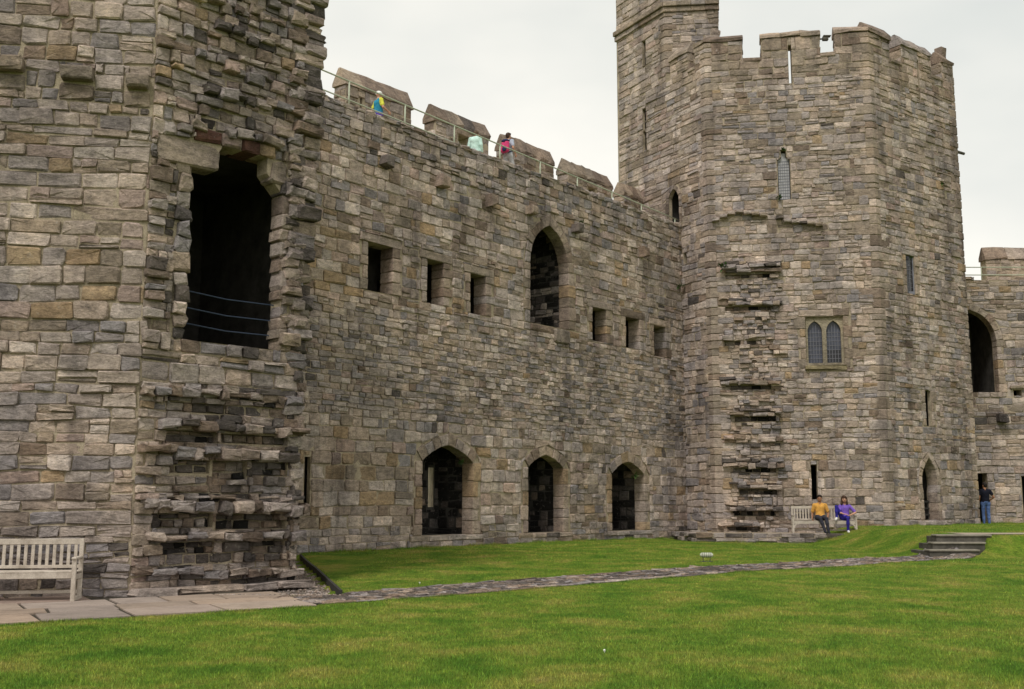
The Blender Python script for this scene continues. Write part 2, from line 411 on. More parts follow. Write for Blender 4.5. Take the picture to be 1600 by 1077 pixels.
def masonry(S, w, u0, u1, z0, z1, zone, holes=(), arches=(), back=-0.05, wave=0.03, depth=None, ragged=(0, 0)):
    """zone(u,z) -> dict(h=(lo,hi), w=(lo,hi), split=p, mix=palette, d=(mean,sd))"""
    z = z0; prev = None
    ph = [random.uniform(0, 6.28) for _ in range(4)]
    while z < z1 - 0.03:
        hz = zone((u0 + u1) / 2, z)
        h = random.uniform(*hz['h'])
        if z1 - z - h < hz['h'][0] * 0.6: h = z1 - z
        ph2 = [random.uniform(0, 6.28) for _ in range(4)]
        top = z + h >= z1 - 0.001; bot = z <= z0 + 0.001
        def wv(u, p, flat): return 0 if flat else wave * (0.6 * math.sin(u * 1.3 + p[0]) + 0.4 * math.sin(u * 3.1 + p[1]))
        ua = u0 + random.uniform(-1, 1) * ragged[0]
        while ua < u1 - 0.02:
            q = zone(ua, z + h / 2)
            ww = random.uniform(*q['w']) * (1.25 if random.random() < 0.12 else 1)
            ub = ua + ww
            if u1 - ub < q['w'][0] * 0.7: ub = u1 + random.uniform(-1, 1) * ragged[1]
            parts = [(ua, ub, z, z + h)]
            if h > 0.2 and random.random() < q.get('split', 0.15):
                k = random.uniform(0.35, 0.65); m = z + h * k
                parts = [(ua, ub, z, m)]
                if random.random() < 0.5 and ww > 0.35:
                    x = ua + ww * random.uniform(0.35, 0.65); parts += [(ua, x, m, z + h), (x, ub, m, z + h)]
                else: parts.append((ua, ub, m, z + h))
            for (a, b, c, d) in parts:
                cuts = [(a, b, c, d)]
                for hole in holes: cuts = cut_rect(cuts, hole)
                for (a2, b2, c2, d2) in cuts:
                    if b2 - a2 < 0.06 or d2 - c2 < 0.05: continue
                    j = random.uniform(0.004, 0.016)
                    whole = (a2, b2, c2, d2) == (a, b, c, d)
                    def zz(u, zv):
                        if not whole: return zv
                        if abs(zv - z) < 1e-6: return zv + wv(u, ph, bot)
                        if abs(zv - z - h) < 1e-6: return zv + wv(u, ph2, top)
                        return zv
                    sl = random.uniform(-0.02, 0.02) if whole else 0
                    o = octo((a2 + j, zz(a2, c2) + j), (b2 - j, zz(b2, c2) + j), (b2 - j + sl, zz(b2, d2) - j), (a2 + j + sl, zz(a2, d2) - j))
                    drop = 0
                    for ar in arches:
                        no = []; 
                        for p in o:
                            p2, hit = ar.push(p); no.append(p2); drop += hit
                        o = no
                    if drop >= 6: continue
                    if drop:
                        ar_ = abs(sum(o[i][0] * o[(i + 1) % 8][1] - o[(i + 1) % 8][0] * o[i][1] for i in range(8))) / 2
                        if ar_ < 0.006: continue
                    dd = q.get('d', (0.022, 0.014))
                    dv = max(0.004, random.gauss(*dd)) if depth is None else depth(a2, c2)
                    if q.get('proud') and random.random() < q['proud'][0]: dv += random.uniform(*q['proud'][1])
                    S.add(*stone_geo(w, o, dv, back), pick(q['mix']))
            ua = ub
        ph = ph2
        z += h

class Core:
    """the mortar body behind a wall's stones, with its openings cut through"""
    def __init__(s): s.mb = MB(); s.inner = MB()
    def sheet(s, w, outer, holes, n=-0.011):
        polys = [[Vector((u, z, 0)) for u, z in outer]] + [[Vector((u, z, 0)) for u, z in h] for h in holes]
        flat = [p for q in polys for p in q]
        tris = geometry.tessellate_polygon(polys)
        s.mb.add([w.P(p.x, p.y, n) for p in flat], [tuple(t) for t in tris])
    def reveal(s, w, outline, d, n0=0.0, mb=None):
        k = len(outline); vv = [w.P(u, z, n0) for u, z in outline] + [w.P(u, z, n0 - d) for u, z in outline]
        (mb or s.mb).add(vv, [(i, (i + 1) % k, k + (i + 1) % k, k + i) for i in range(k)])
    def chamber(s, w, u0, u1, z0, z1, d0, d1, gap=None):
        """closed room behind the wall face from depth d0 to d1; gap = slit through its back (ua,ub,za,zb,(shift_u, far_n))"""
        m = s.inner; c = [(u0, z0), (u1, z0), (u1, z1), (u0, z1)]
        vv = [w.P(u, z, -d0) for u, z in c] + [w.P(u, z, -d1) for u, z in c]
        m.add(vv, [(i, (i + 1) % 4, 4 + (i + 1) % 4, 4 + i) for i in range(4)])
        if gap is None: m.add(vv[4:], [(0, 1, 2, 3)])
        else:
            a, b, za, zb, (su, grow, fn) = gap
            for r in ((u0, a, z0, z1), (b, u1, z0, z1), (a, b, z0, za), (a, b, zb, z1)):
                m.add([w.P(r[0], r[2], -d1), w.P(r[1], r[2], -d1), w.P(r[1], r[3], -d1), w.P(r[0], r[3], -d1)], [(0, 1, 2, 3)])
            A = [w.P(u, z, -d1) for u, z in ((a, za), (b, za), (b, zb), (a, zb))]
            B = [w.P(u, z, -fn) for u, z in ((a + su - grow, za - 0.1), (b + su + grow, za - 0.1), (b + su + grow, zb + 0.3), (a + su - grow, zb + 0.3))]
            s.mb.add(A + B, [(i, (i + 1) % 4, 4 + (i + 1) % 4, 4 + i) for i in range(4)])
    def build(s, thing):
        o = thing.location
        s.mb.build('mortar_core', M_MORTAR, thing, origin=o)
        if s.inner.v: s.inner.build('chamber_lining', M_INNER, thing, origin=o)

def rect(u0, u1, z0, z1): return [(u0, z0), (u1, z0), (u1, z1), (u0, z1)]
def jambs(S, w, u0, u1, z0, z1, lo=0.22, hi=0.45, depth=0.45, mix=MIX_DRESS, left=True, right=True, hh=(0.24, 0.42), d=0.03):
    for side in ([-1] if left else []) + ([1] if right else []):
        z = z0; k = random.random() < 0.5
        while z < z1 - 0.02:
            h = random.uniform(*hh)
            if z1 - z - h < 0.15: h = z1 - z
            l = (hi if k else lo) * random.uniform(0.85, 1.15); k = not k
            a, b = (u0 - l, u0) if side < 0 else (u1, u1 + l)
            S.add(*stone_geo(w, rect_octo(a, b, z, z + h, 0.008, 0.06, 0.005), d + random.uniform(-0.008, 0.012), -depth, 0.02, 0.6), pick(mix), 'jamb_stone')
            z += h
def lintel(S, w, u0, u1, z0, z1, depth=0.45, mix=MIX_DRESS, d=0.035, name='lintel'):
    S.add(*stone_geo(w, rect_octo(u0, u1, z0, z1, 0.008, 0.06), d, -depth, 0.02, 0.6), pick(mix), name)
def voussoirs(S, w, ar, n=5, depth=0.4, mix=MIX_DRESS, d=0.035):
    for side in (-1, 1):
        a = ar.half(side, n * 2); b = ar.half(side, n * 2, ar.ring)
        for i in range(n):
            k = ar.ring * random.uniform(-0.18, 0.12)
            def o(p, q): l = math.hypot(q[0] - p[0], q[1] - p[1]); return (q[0] + (q[0] - p[0]) / l * k, q[1] + (q[1] - p[1]) / l * k)
            pts = [a[2 * i], a[2 * i + 1], a[2 * i + 2], o(a[2 * i + 2], b[2 * i + 2]), o(a[2 * i + 1], b[2 * i + 1]), o(a[2 * i], b[2 * i])]
            m = lambda p, q: ((p[0] + q[0]) / 2, (p[1] + q[1]) / 2)
            pts = [pts[0], pts[1], pts[2], m(pts[2], pts[3]), pts[3], pts[4], pts[5], m(pts[5], pts[0])]
            cu = sum(p[0] for p in pts) / 8; cz = sum(p[1] for p in pts) / 8
            pts = [(cu + (p[0] - cu) * 0.95 + random.gauss(0, 0.004), cz + (p[1] - cz) * 0.95 + random.gauss(0, 0.004)) for p in pts]
            if side > 0: pts = pts[::-1]
            S.add(*stone_geo(w, pts[::-1], d + random.uniform(-0.01, 0.012), -depth, 0.02, 0.6), pick(mix), 'arch_stone')
def quoins(S, w1, w2, z0, z1, hh=(0.24, 0.42), la=(0.34, 0.62), mix=MIX_DRESS, d=0.026):
    z = z0; k = 0
    while z < z1 - 0.02:
        h = random.uniform(*hh)
        if z1 - z - h < 0.15: h = z1 - z
        a, b = (la[1], la[0]) if k % 2 else (la[0], la[1]); k += 1
        a *= random.uniform(0.72, 1.2); b *= random.uniform(0.72, 1.2)
        dd = d + random.uniform(-0.012, 0.014)
        def corner(n):
            # crossing of the two offset faces
            p, q = w1.a + w1.n * n, w2.a + w2.n * n
            t = ((q - p).x * w2.d.y - (q - p).y * w2.d.x) / (w1.d.x * w2.d.y - w1.d.y * w2.d.x)
            return p + w1.d * t
        def ring(zv, ins):
            c = corner(dd - ins); ci = corner(-0.15)
            A = w1.P(w1.L - a + ins, zv, dd - ins); B = w2.P(b - ins, zv, dd - ins)
            Ai = w1.P(w1.L - a + ins, zv, -0.15); Bi = w2.P(b - ins, zv, -0.15)
            g = lambda p: (p[0] + random.gauss(0, 0.004), p[1] + random.gauss(0, 0.004), zv + random.gauss(0, 0.005))
            return [g(A), g((c.x, c.y, zv)), g(B), Bi, (ci.x, ci.y, zv), Ai]
        v = ring(z + 0.008, 0.028) + ring(z + 0.036, 0) + ring(z + h - 0.036, 0) + ring(z + h - 0.008, 0.028)
        f = []
        for r in (0, 6, 12):
            for i in range(6): f.append((r + i, r + (i + 1) % 6, r + 6 + (i + 1) % 6, r + 6 + i))
        f += [(5, 4, 3, 2, 1, 0), (18, 19, 20, 21, 22, 23)]
        S.add(v, f, pick(mix), 'quoin')
        z += h
def block(S, w, u0, u1, z0, z1, n0, n1, tint, name, jit=0.015, z_front=0.0):
    """a single projecting stone (corbel, ledge)"""
    o = rect_octo(u0, u1, z0, z1, 0.004, 0.12, jit)
    S.add(*stone_geo(w, o, n1, n0, min(0.035, (z1 - z0) * 0.18), 1.3), tint, name)
def coping(S, w, u0, u1, z0, ze, zr, n0, n1, name='coping_stone', mix=MIX_DRESS, over=0.05, seg=1.1):
    """saddle-backed coping stones: vertical edge to ze, ridge at zr; n0 front, n1 back"""
    k = max(1, round((u1 - u0) / seg)); nm = (n0 + n1) / 2
    for i in range(k):
        a = u0 + (u1 - u0) * i / k + (0.006 if i else 0); b = u0 + (u1 - u0) * (i + 1) / k - (0.006 if i < k - 1 else 0)
        dz = random.uniform(-0.015, 0.015)
        prof = [(n0 + over, z0), (n0 + over, ze), (nm + 0.04, zr + dz), (nm - 0.04, zr + dz), (n1 - over, ze), (n1 - over, z0)]
        v = []
        for u in (a, (a + b) / 2, b):
            v += [w.P(u, z + random.gauss(0, 0.022), n + random.gauss(0, 0.018)) for n, z in prof]
        f = [(r + i_, r + (i_ + 1) % 6, r + 6 + (i_ + 1) % 6, r + 6 + i_) for r in (0, 6) for i_ in range(6)] + [(5, 4, 3, 2, 1, 0), (12, 13, 14, 15, 16, 17)]
        S.add(v, f, pick(mix), name)
# ------------------------------------------------------------------ ground shape
def sstep(a, b, x):
    t = max(0.0, min(1.0, (x - a) / (b - a))); return t * t * (3 - 2 * t)
def terrace(x, y):
    xf = 10.3 + (41 - y) * 0.03
    sx = sstep(xf, 13.0 - 0.09 * (41 - y), x)
    yf = 28.9 - 0.10 * (x - 12)
    sy = sstep(yf, yf + 1.5, y)
    return sx * sy
def gravel_bed(x, y):                    # sunk strip between the ruined tower and the lawn
    xb = -2.85 - (y - 18.75) * 0.2615
    return sstep(xb + 0.03, xb - 0.03, x) * sstep(18.3, 18.7, y)
def ground_z(x, y):
    b = 0.10 * sstep(17, 24, y) + 0.10 * sstep(24, 31, y) * (1 - sstep(3, 8, x))
    t = terrace(x, y)
    return b + (0.66 - b) * t + 0.02 * math.sin(x * 0.9 + 1) * math.sin(y * 0.7) * sstep(19, 24, y) * (1 - t) - 0.09 * gravel_bed(x, y)

# ================================================================== curtain wall
W = Wall((-5.535, 29.353), (6.985, 44.352))
WT = 12.86
curtain = empty('curtain_wall', W.P(8, 0.2), 'long receding curtain wall with arched openings and gabled merlons on top', 'castle wall')
S = Stones(curtain); C = Core()
wins = [(2.16, 3.13, 7.55, 8.96), (4.59, 5.31, 7.52, 8.87), (6.57, 7.29, 7.46, 8.75), (13.18, 14.04, 7.34, 8.57), (15.33, 16.26, 7.32, 8.49), (17.29, 18.13, 7.2, 8.42)]
a1 = Arch(4.49, 6.70, 2.74, 3.24, 0.36); a2 = Arch(9.46, 11.36, 2.68, 3.10, 0.34); a3 = Arch(14.28, 16.40, 2.56, 3.02, 0.34)
aw = Arch(9.59, 11.74, 9.60, 11.10, 0.34)
arches = [a1, a2, a3, aw]
grow = lambda q: (q[0] - 0.04, q[1] + 0.04, q[2], q[3] + 0.03)
hole_polys = [rect(*grow(q)) for q in wins]
cuts = []
for q in wins:
    u0, u1, z0, z1 = q
    cuts.append((u0 - 0.30, u1 + 0.42, z0, z1)); cuts.append((u0 - 0.34, u1 + 0.42, z1, z1 + 0.27))
    jambs(S, W, u0, u1, z0, z1, 0.20, 0.28, 0.5, left=True, right=False)
    jambs(S, W, u0, u1, z0, z1, 0.30, 0.42, 0.5, left=False, right=True)
    lintel(S, W, u0 - 0.33, u1 + 0.40, z1, z1 + 0.27, 0.5)
    C.reveal(W, rect(*grow(q)), 0.5)
    gap = (3.72, 3.90, 7.80, 8.25, (1.55, 0.08, 2.9)) if q is wins[0] else None
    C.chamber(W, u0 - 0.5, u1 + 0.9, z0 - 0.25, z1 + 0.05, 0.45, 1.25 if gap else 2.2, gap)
for ar, z0 in ((a1, 0.55), (a2, 0.53), (a3, 0.50)):
    ol = ar.outline(z0, 6, 0.04); hole_polys.append(ol); C.reveal(W, ol, 0.44)
    cuts.append((ar.u0 - 0.36, ar.u1 + 0.40, z0, ar.zs)); cuts.append((ar.u0 - 0.5, ar.u1 + 0.5, z0 - 0.16, z0))
    jambs(S, W, ar.u0, ar.u1, z0, ar.zs, 0.26, 0.36, 0.42, MIX_OCHRE, True, True, (0.3, 0.5))
    voussoirs(S, W, ar, 4 if ar is a1 else 3, 0.42)
    for k in range(4):
        a = ar.u0 - 0.5 + (ar.u1 - ar.u0 + 1) * k / 4
        lintel(S, W, a, a + (ar.u1 - ar.u0 + 1) / 4, z0 - 0.16, z0, 0.5, MIX_GREY, 0.05, 'sill_stone')
    gap = (6.29, 6.53, 1.38, 2.62, (0.3, 0.9, 2.9)) if ar is a1 else None
    dep = 1.5
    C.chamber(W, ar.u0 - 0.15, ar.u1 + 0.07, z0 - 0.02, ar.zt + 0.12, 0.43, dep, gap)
    z = lambda u, zz: dict(h=(0.18, 0.34), w=(0.25, 0.5), split=0.15, mix=MIX_BLACK, d=(0.025, 0.015))
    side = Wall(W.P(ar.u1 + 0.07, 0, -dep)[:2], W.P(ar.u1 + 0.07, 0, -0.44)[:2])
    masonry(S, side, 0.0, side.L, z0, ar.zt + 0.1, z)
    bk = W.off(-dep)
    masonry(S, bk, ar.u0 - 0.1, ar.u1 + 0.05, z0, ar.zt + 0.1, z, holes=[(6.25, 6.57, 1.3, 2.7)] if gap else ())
# the tall pointed window
ol = aw.outline(7.55, 6, 0.04); hole_polys.append(ol); C.reveal(W, ol, 0.42)
cuts.append((aw.u0 - 0.34, aw.u1 + 0.42, 7.55, aw.zs))
jambs(S, W, aw.u0, aw.u1, 7.55, aw.zs, 0.26, 0.36, 0.42, left=True, right=False, hh=(0.3, 0.5))
jambs(S, W, aw.u0, aw.u1, 7.55, aw.zs, 0.34, 0.44, 0.42, left=False, right=True, hh=(0.3, 0.5))
voussoirs(S, W, aw, 6, 0.42)
C.chamber(W, aw.u0 - 0.15, aw.u1 + 0.08, 7.3, aw.zt + 0.15, 0.41, 1.9)
side = Wall(W.P(aw.u1 + 0.08, 0, -1.9)[:2], W.P(aw.u1 + 0.08, 0, -0.42)[:2])
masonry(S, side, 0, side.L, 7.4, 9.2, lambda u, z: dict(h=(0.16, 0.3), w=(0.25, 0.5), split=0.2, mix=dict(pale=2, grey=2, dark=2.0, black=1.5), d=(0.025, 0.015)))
masonry(S, side, 0, side.L, 9.2, 11.2, lambda u, z: dict(h=(0.16, 0.3), w=(0.25, 0.5), split=0.2, mix=MIX_BLACK, d=(0.025, 0.015)))
masonry(S, W.off(-1.9), aw.u0 - 0.1, aw.u1, 7.3, 11.2, lambda u, z: dict(h=(0.18, 0.34), w=(0.25, 0.5), split=0.15, mix=MIX_BLACK, d=(0.025, 0.015)))
block(S, W, 10.9, 11.75, 7.0, 7.5, -0.4, 0.10, pick(MIX_DRESS), 'sill_stone', 0.004); cuts.append((10.9, 11.75, 7.0, 7.5))
block(S, W, 9.6, 10.88, 7.28, 7.53, -0.4, 0.04, pick(MIX_DRESS), 'sill_stone', 0.004); cuts.append((9.6, 10.9, 7.28, 7.53))
# a recessed slot by the ruined tower
cuts.append((0.03, 0.27, 1.4, 2.75)); hole_polys.append(rect(0.05, 0.25, 1.42, 2.73)); C.reveal(W, rect(0.05, 0.25, 1.42, 2.73), 0.13)
C.chamber(W, 0.0, 0.9, 1.4, 2.75, 0.12, 0.8)

def zone_w(u, z):
    if z < 0.75: return dict(h=(0.12, 0.24), w=(0.25, 0.65), split=0.1, mix=MIX_GREY, d=(0.02, 0.012))
    if z < 3.7:
        if u < 5: return dict(h=(0.30, 0.46), w=(0.35, 0.8), split=0.08, mix=MIX_OCHRE if random.random() < 0.62 else MIX_WALL, d=(0.022, 0.014))
        return dict(h=(0.26, 0.42), w=(0.32, 0.72), split=0.16, mix=MIX_OCHRE if random.random() < 0.15 else MIX_WALL, d=(0.025, 0.015))
    if z < 7.2: return dict(h=(0.12, 0.23), w=(0.18, 0.48), split=0.15, mix=MIX_GREY if random.random() < 0.65 else MIX_WALL, d=(0.024, 0.016))
    if z < 11.5:
        o = u < 3 and 7 < z < 9.2
        return dict(h=(0.22, 0.36), w=(0.28, 0.66), split=0.2 if u > 5 else 0.1, mix=MIX_OCHRE if (o or random.random() < 0.12) else MIX_WALL, d=(0.024, 0.015))
    return dict(h=(0.18, 0.32), w=(0.22, 0.5), split=0.12, mix=MIX_GREY, d=(0.035, 0.022))
masonry(S, W, -4.0, 19.75, 0.05, WT - 0.02, zone_w, cuts, arches)
C.sheet(W, [(-4.0, -0.6), (20.0, -0.6), (20.0, WT - 0.04), (-4.0, WT - 0.04)], hole_polys)
# wall walk, outer parapet, merlons
O = W.off(-2.4)
C.mb.add([W.P(-4, WT - 0.05, 0.0), W.P(22, WT - 0.05, 0.0), W.P(22, 12.74, -0.3), W.P(-4, 12.74, -0.3)], [(0, 1, 2, 3)])
C.mb.add([W.P(-4, 12.74, -0.3), W.P(22, 12.74, -0.3), W.P(22, 12.74, -2.4), W.P(-4, 12.74, -2.4)], [(0, 1, 2, 3)])
C.mb.add([O.P(-4, 12.4), O.P(22, 12.4), O.P(22, 13.4), O.P(-4, 13.4), O.P(-4, 12.4, -0.55), O.P(22, 12.4, -0.55), O.P(22, 13.4, -0.55), O.P(-4, 13.4, -0.55)],
         [(0, 1, 2, 3), (3, 2, 6, 7), (4, 5, 6, 7)])
C.mb.add([O.P(-4, -0.6, -0.55), O.P(22, -0.6, -0.55), O.P(22, 12.4, -0.55), O.P(-4, 12.4, -0.55)], [(0, 1, 2, 3)]) if False else None
masonry(S, O, -1, 22, 12.74, 13.4, lambda u, z: dict(h=(0.18, 0.3), w=(0.3, 0.6), mix=MIX_GREY, d=(0.02, 0.012)))
# rough top stones along the inner edge of the walk
u = -1.0
while u < 19.6:
    l = random.uniform(0.28, 0.6)
    S.add(*stone_geo(W, rect_octo(u, u + l, WT - 0.16, WT + random.uniform(0.0, 0.07), 0.01, 0.2, 0.015), random.uniform(0.02, 0.07), -0.42, 0.04, 2), pick(MIX_GREY), None)
    u += l
mer = [(3.3, 6.2), (7.4, 10.17), (11.25, 14.05), (15.0, 18.05), (18.95, 22.0)]
mhole = {1: (8.55, 9.15, 13.95, 14.42), 3: (16.35, 16.85, 13.8, 14.25), 0: (3.9, 4.0, 13.6, 14.4)}
for k, (m0, m1) in enumerate(mer):
    zt = 14.66 - 0.05 * k
    mc = MB(); hq = mhole.get(k)
    for n in (0.0, -0.55):
        cc = Core(); cc.sheet(O, rect(m0, m1, 13.4, zt), [rect(*hq)] if hq else [], n); mc.add(cc.mb.v, cc.mb.f)
    for uu in (m0, m1):
        mc.add([O.P(uu, 13.4), O.P(uu, zt), O.P(uu, zt, -0.55), O.P(uu, 13.4, -0.55)], [(0, 1, 2, 3)])
    if hq:
        cc = Core(); cc.reveal(O, rect(*hq), 0.55); mc.add(cc.mb.v, cc.mb.f)
    mc.build('merlon', M_MORTAR, curtain, origin=curtain.location)
    zn = lambda u, z: dict(h=(0.2, 0.36), w=(0.3, 0.65), split=0.15, mix=dict(olive=2, tan=1.5, grey=2, brown=1, pale=0.8), d=(0.022, 0.012))
    hc = [(hq[0] - 0.1, hq[1] + 0.1, hq[2], hq[3] + 0.2)] if hq else []
    if hq: lintel(S, O, hq[0] - 0.1, hq[1] + 0.1, hq[3], hq[3] + 0.2, 0.4)
    masonry(S, O, m0, m1, 13.4, zt, zn, hc, wave=0.01)
    e = Wall(O.P(m0, 0, -0.55)[:2], O.P(m0, 0, 0)[:2])
    masonry(S, e, 0, e.L, 13.4, zt, zn, wave=0.01)
    coping(S, O, m0 - 0.06, m1 + 0.06, zt, zt + 0.12, zt + 0.62, 0.0, -0.55, mix=dict(olive=2, brown=3, dark=0.9), seg=0.7)
# corbels under the wall head
for cu, cz in ((2.73, 11.5), (5.12, 11.42), (7.43, 11.34), (9.49, 11.4), (12.13, 11.3), (16.42, 11.18)):
    s_ = random.uniform(0.9, 1.1)
    block(S, W, cu - 0.19 * s_, cu + 0.19 * s_, cz - 0.2, cz + 0.14, -0.1, 0.34, pick(dict(olive=2, brown=2, dark=1)), 'corbel', 0.03)
S.finish(); C.build(curtain)

# ================================================================== ruined tower on the left
LA = Wall((-10.5, 17.466), (-6.19, 18.22)); LB = Wall((-6.19, 18.22), (-3.72, 20.75)); LC = Wall((-4.08, 20.5), (-6.4, 29.5))
ruin = empty('ruined_tower', LB.P(1.7, 0, -0.3), 'ruined tower in the left foreground with broken masonry and a black upper doorway', 'tower')
S = Stones(ruin); C = Core(); RT = 12.6
# --- left face
cuts = []
for cu0, cu1, cz in ((1.80, 2.26, 8.72), (2.86, 3.38, 8.62), (3.92, 4.30, 8.55)):
    block(S, LA, cu0, cu1, cz + 0.02, cz + 0.26, -0.1, 0.20, pick(dict(olive=2, dark=1)), 'corbel', 0.008)
    block(S, LA, cu0 - 0.04, cu1 + 0.02, cz - 0.30, cz - 0.02, -0.05, 0.035, pick(dict(olive=3, brown=1)), 'corbel', 0.006)
    cuts.append((cu0 - 0.04, cu1 + 0.02, cz - 0.3, cz + 0.26))
def zone_la(u, z):
    if z < 0.9: return dict(h=(0.08, 0.17), w=(0.2, 0.5), split=0.1, mix=dict(grey=2, blue=2, dark=1.3, tan=0.7), d=(0.025, 0.018))
    if z < 2.1: return dict(h=(0.16, 0.30), w=(0.3, 0.75), split=0.3, mix=MIX_GREY if random.random() < 0.55 else MIX_OCHRE, d=(0.022, 0.015))
    if z < 4.4: return dict(h=(0.13, 0.27), w=(0.25, 0.66), split=0.2, mix=MIX_WALL if random.random() < 0.6 else MIX_GREY, d=(0.03, 0.02), proud=(0.03, (0.03, 0.09)))
    if z < 5.8: return dict(h=(0.22, 0.33), w=(0.3, 0.62), split=0.08, mix=MIX_WALL if random.random() < 0.6 else MIX_OCHRE, d=(0.026, 0.016))
    if z < 7.8: return dict(h=(0.16, 0.31), w=(0.36, 0.85), split=0.15, mix=dict(pale=2, tan=2.4, pink=2, grey=1.6, olive=0.8, ochre=0.5), d=(0.022, 0.014))
    return dict(h=(0.18, 0.32), w=(0.26, 0.62), split=0.15, mix=dict(pale=1.8, tan=1.8, grey=2.4, blue=1, ochre=0.7, brown=0.8, pink=0.4, dark=0.3), d=(0.024, 0.016))
masonry(S, LA, 0.0, LA.L - 0.02, 0.0, RT, zone_la, cuts, wave=0.035, ragged=(0, 0.035), back=-0.2)
C.sheet(LA, rect(-3.0, LA.L, -0.5, RT), [])
# --- broken face with the doorway
D0, D1, DZ0, DZ1 = 0.76, 2.68, 4.30, 7.70
door_poly = [(D0 - 0.05, DZ0), (D1 + 0.05, DZ0), (D1, DZ1 - 0.45), (D1 - 0.36, DZ1 - 0.1), (D1 - 0.36, DZ1 + 0.2), (D0 + 0.62, DZ1 + 0.2), (D0 + 0.50, DZ1 - 0.02), (D0 + 0.02, DZ1 - 0.28)]
cuts = [(D0 - 0.04, D1 + 0.04, DZ0, DZ1 + 0.2)]
holes = [door_poly]; C.reveal(LB, door_poly, 0.34)
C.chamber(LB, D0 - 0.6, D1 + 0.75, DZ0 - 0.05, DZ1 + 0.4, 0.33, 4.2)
# shoulder stones and the rust-red lintel
block(S, LB, 0.10, D0 + 0.52, DZ1 - 0.34, DZ1 + 0.12, -0.3, 0.06, pick(dict(olive=1)), 'shoulder_stone', 0.01); cuts.append((0.10, D0, DZ1 - 0.34, DZ1 + 0.12))
block(S, LB, D1 - 0.30, D1 + 0.08, DZ1 - 0.28, DZ1 + 0.16, -0.3, 0.03, pick(dict(olive=1)), 'shoulder_stone', 0.02)
x = D0 + 0.02
for l, t in ((0.55, 'rust'), (0.42, 'pink'), (0.38, 'rust'), (0.34, 'ochre')):
    block(S, LB, x, x + l, DZ1 + 0.2, DZ1 + 0.44, -0.5, 0.06, pick({t: 1}), 'lintel', 0.008); x += l
cuts.append((D0 + 0.02, D0 + 1.71, DZ1 + 0.2, DZ1 + 0.44))
# right jamb of the doorway, rough through-stones
z = DZ0
while z < DZ1 - 0.4:
    h = random.uniform(0.2, 0.36)
    block(S, LB, D1 - random.uniform(0.0, 0.07), D1 + random.uniform(0.16, 0.28), z, z + h, -0.32, random.uniform(0.0, 0.08), pick(MIX_RUIN), 'jamb_stone', 0.02)
    h2 = h
    block(S, LB, D0 - random.uniform(0.2, 0.3), D0 + random.uniform(-0.05, 0.05), z, z + h2, -0.32, random.uniform(0.02, 0.12), pick(MIX_RUIN), 'jamb_stone', 0.02)
    z += h
cuts.append((D0 - 0.26, D0, DZ0, DZ1 - 0.4)); cuts.append((D1, D1 + 0.22, DZ0, DZ1 - 0.4))
# recesses between the broken bonding courses (where a cross wall was torn away)
rec = [(0.5, 1.6, 3.06, 3.22, 0.08), (0.5, 1.46, 2.54, 2.74, 0.11), (1.52, 2.96, 2.56, 2.72, 0.15), (0.6, 1.36, 2.02, 2.24, 0.1), (1.42, 2.1, 1.92, 2.24, 0.14), (2.2, 2.95, 2.0, 2.24, 0.1), (0.32, 1.46, 1.1, 1.34, 0.14), (1.52, 2.96, 1.06, 1.32, 0.17), (0.5, 1.5, 0.66, 0.86, 0.13), (2.2, 2.94, 0.62, 0.84, 0.11)]
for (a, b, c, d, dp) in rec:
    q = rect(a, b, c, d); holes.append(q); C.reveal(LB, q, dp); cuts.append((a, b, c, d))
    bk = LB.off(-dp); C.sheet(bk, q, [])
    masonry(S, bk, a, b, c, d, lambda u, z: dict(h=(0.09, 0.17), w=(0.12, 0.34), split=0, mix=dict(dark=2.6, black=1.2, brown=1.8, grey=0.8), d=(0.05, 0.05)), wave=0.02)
# ledges: long ragged bonding stones
def ledge(S, w, u0, u1, z0, z1, lo, hi, lw=(0.2, 0.55), mix=MIX_RUIN, slope=0.0, name='ledge_stone', gap=0.06):
    u = u0
    while u < u1 - 0.05:
        l = min(random.uniform(*lw), u1 - u)
        if u1 - u - l < 0.12: l = u1 - u
        if random.random() > gap:
            dz = slope * (u - u0) + random.uniform(-0.025, 0.025); th = random.uniform(0.7, 1.15) * (z1 - z0)
            block(S, w, u, u + l, z1 - th + dz, z1 + dz, -0.35, random.uniform(lo, hi), pick(mix), name, 0.018)
        u += l
for (u0, u1, z0, z1, lo, hi, sl) in ((0.02, 1.6, 3.24, 3.44, 0.10, 0.2, 0.03), (1.6, 3.2, 3.28, 3.46, 0.02, 0.12, 0.0), (0.34, 3.3, 2.74, 2.92, 0.10, 0.26, -0.02), (0.02, 3.15, 2.26, 2.48, 0.10, 0.26, -0.02),
                                     (0.12, 3.3, 1.34, 1.58, 0.12, 0.30, -0.03), (0.2, 3.28, 1.56, 1.66, 0.04, 0.16, -0.02), (0.22, 3.3, 0.86, 1.02, 0.10, 0.26, -0.01), (0.0, 3.3, 0.32, 0.48, 0.08, 0.22, -0.05)):
    ledge(S, LB, u0, u1, z1 - (z1 - z0) * 0.85, z1, lo + 0.03, hi + 0.02, (0.16, 0.5), dict(grey=2, blue=1.4, dark=1.5, brown=1.2, tan=1.0), slope=sl)
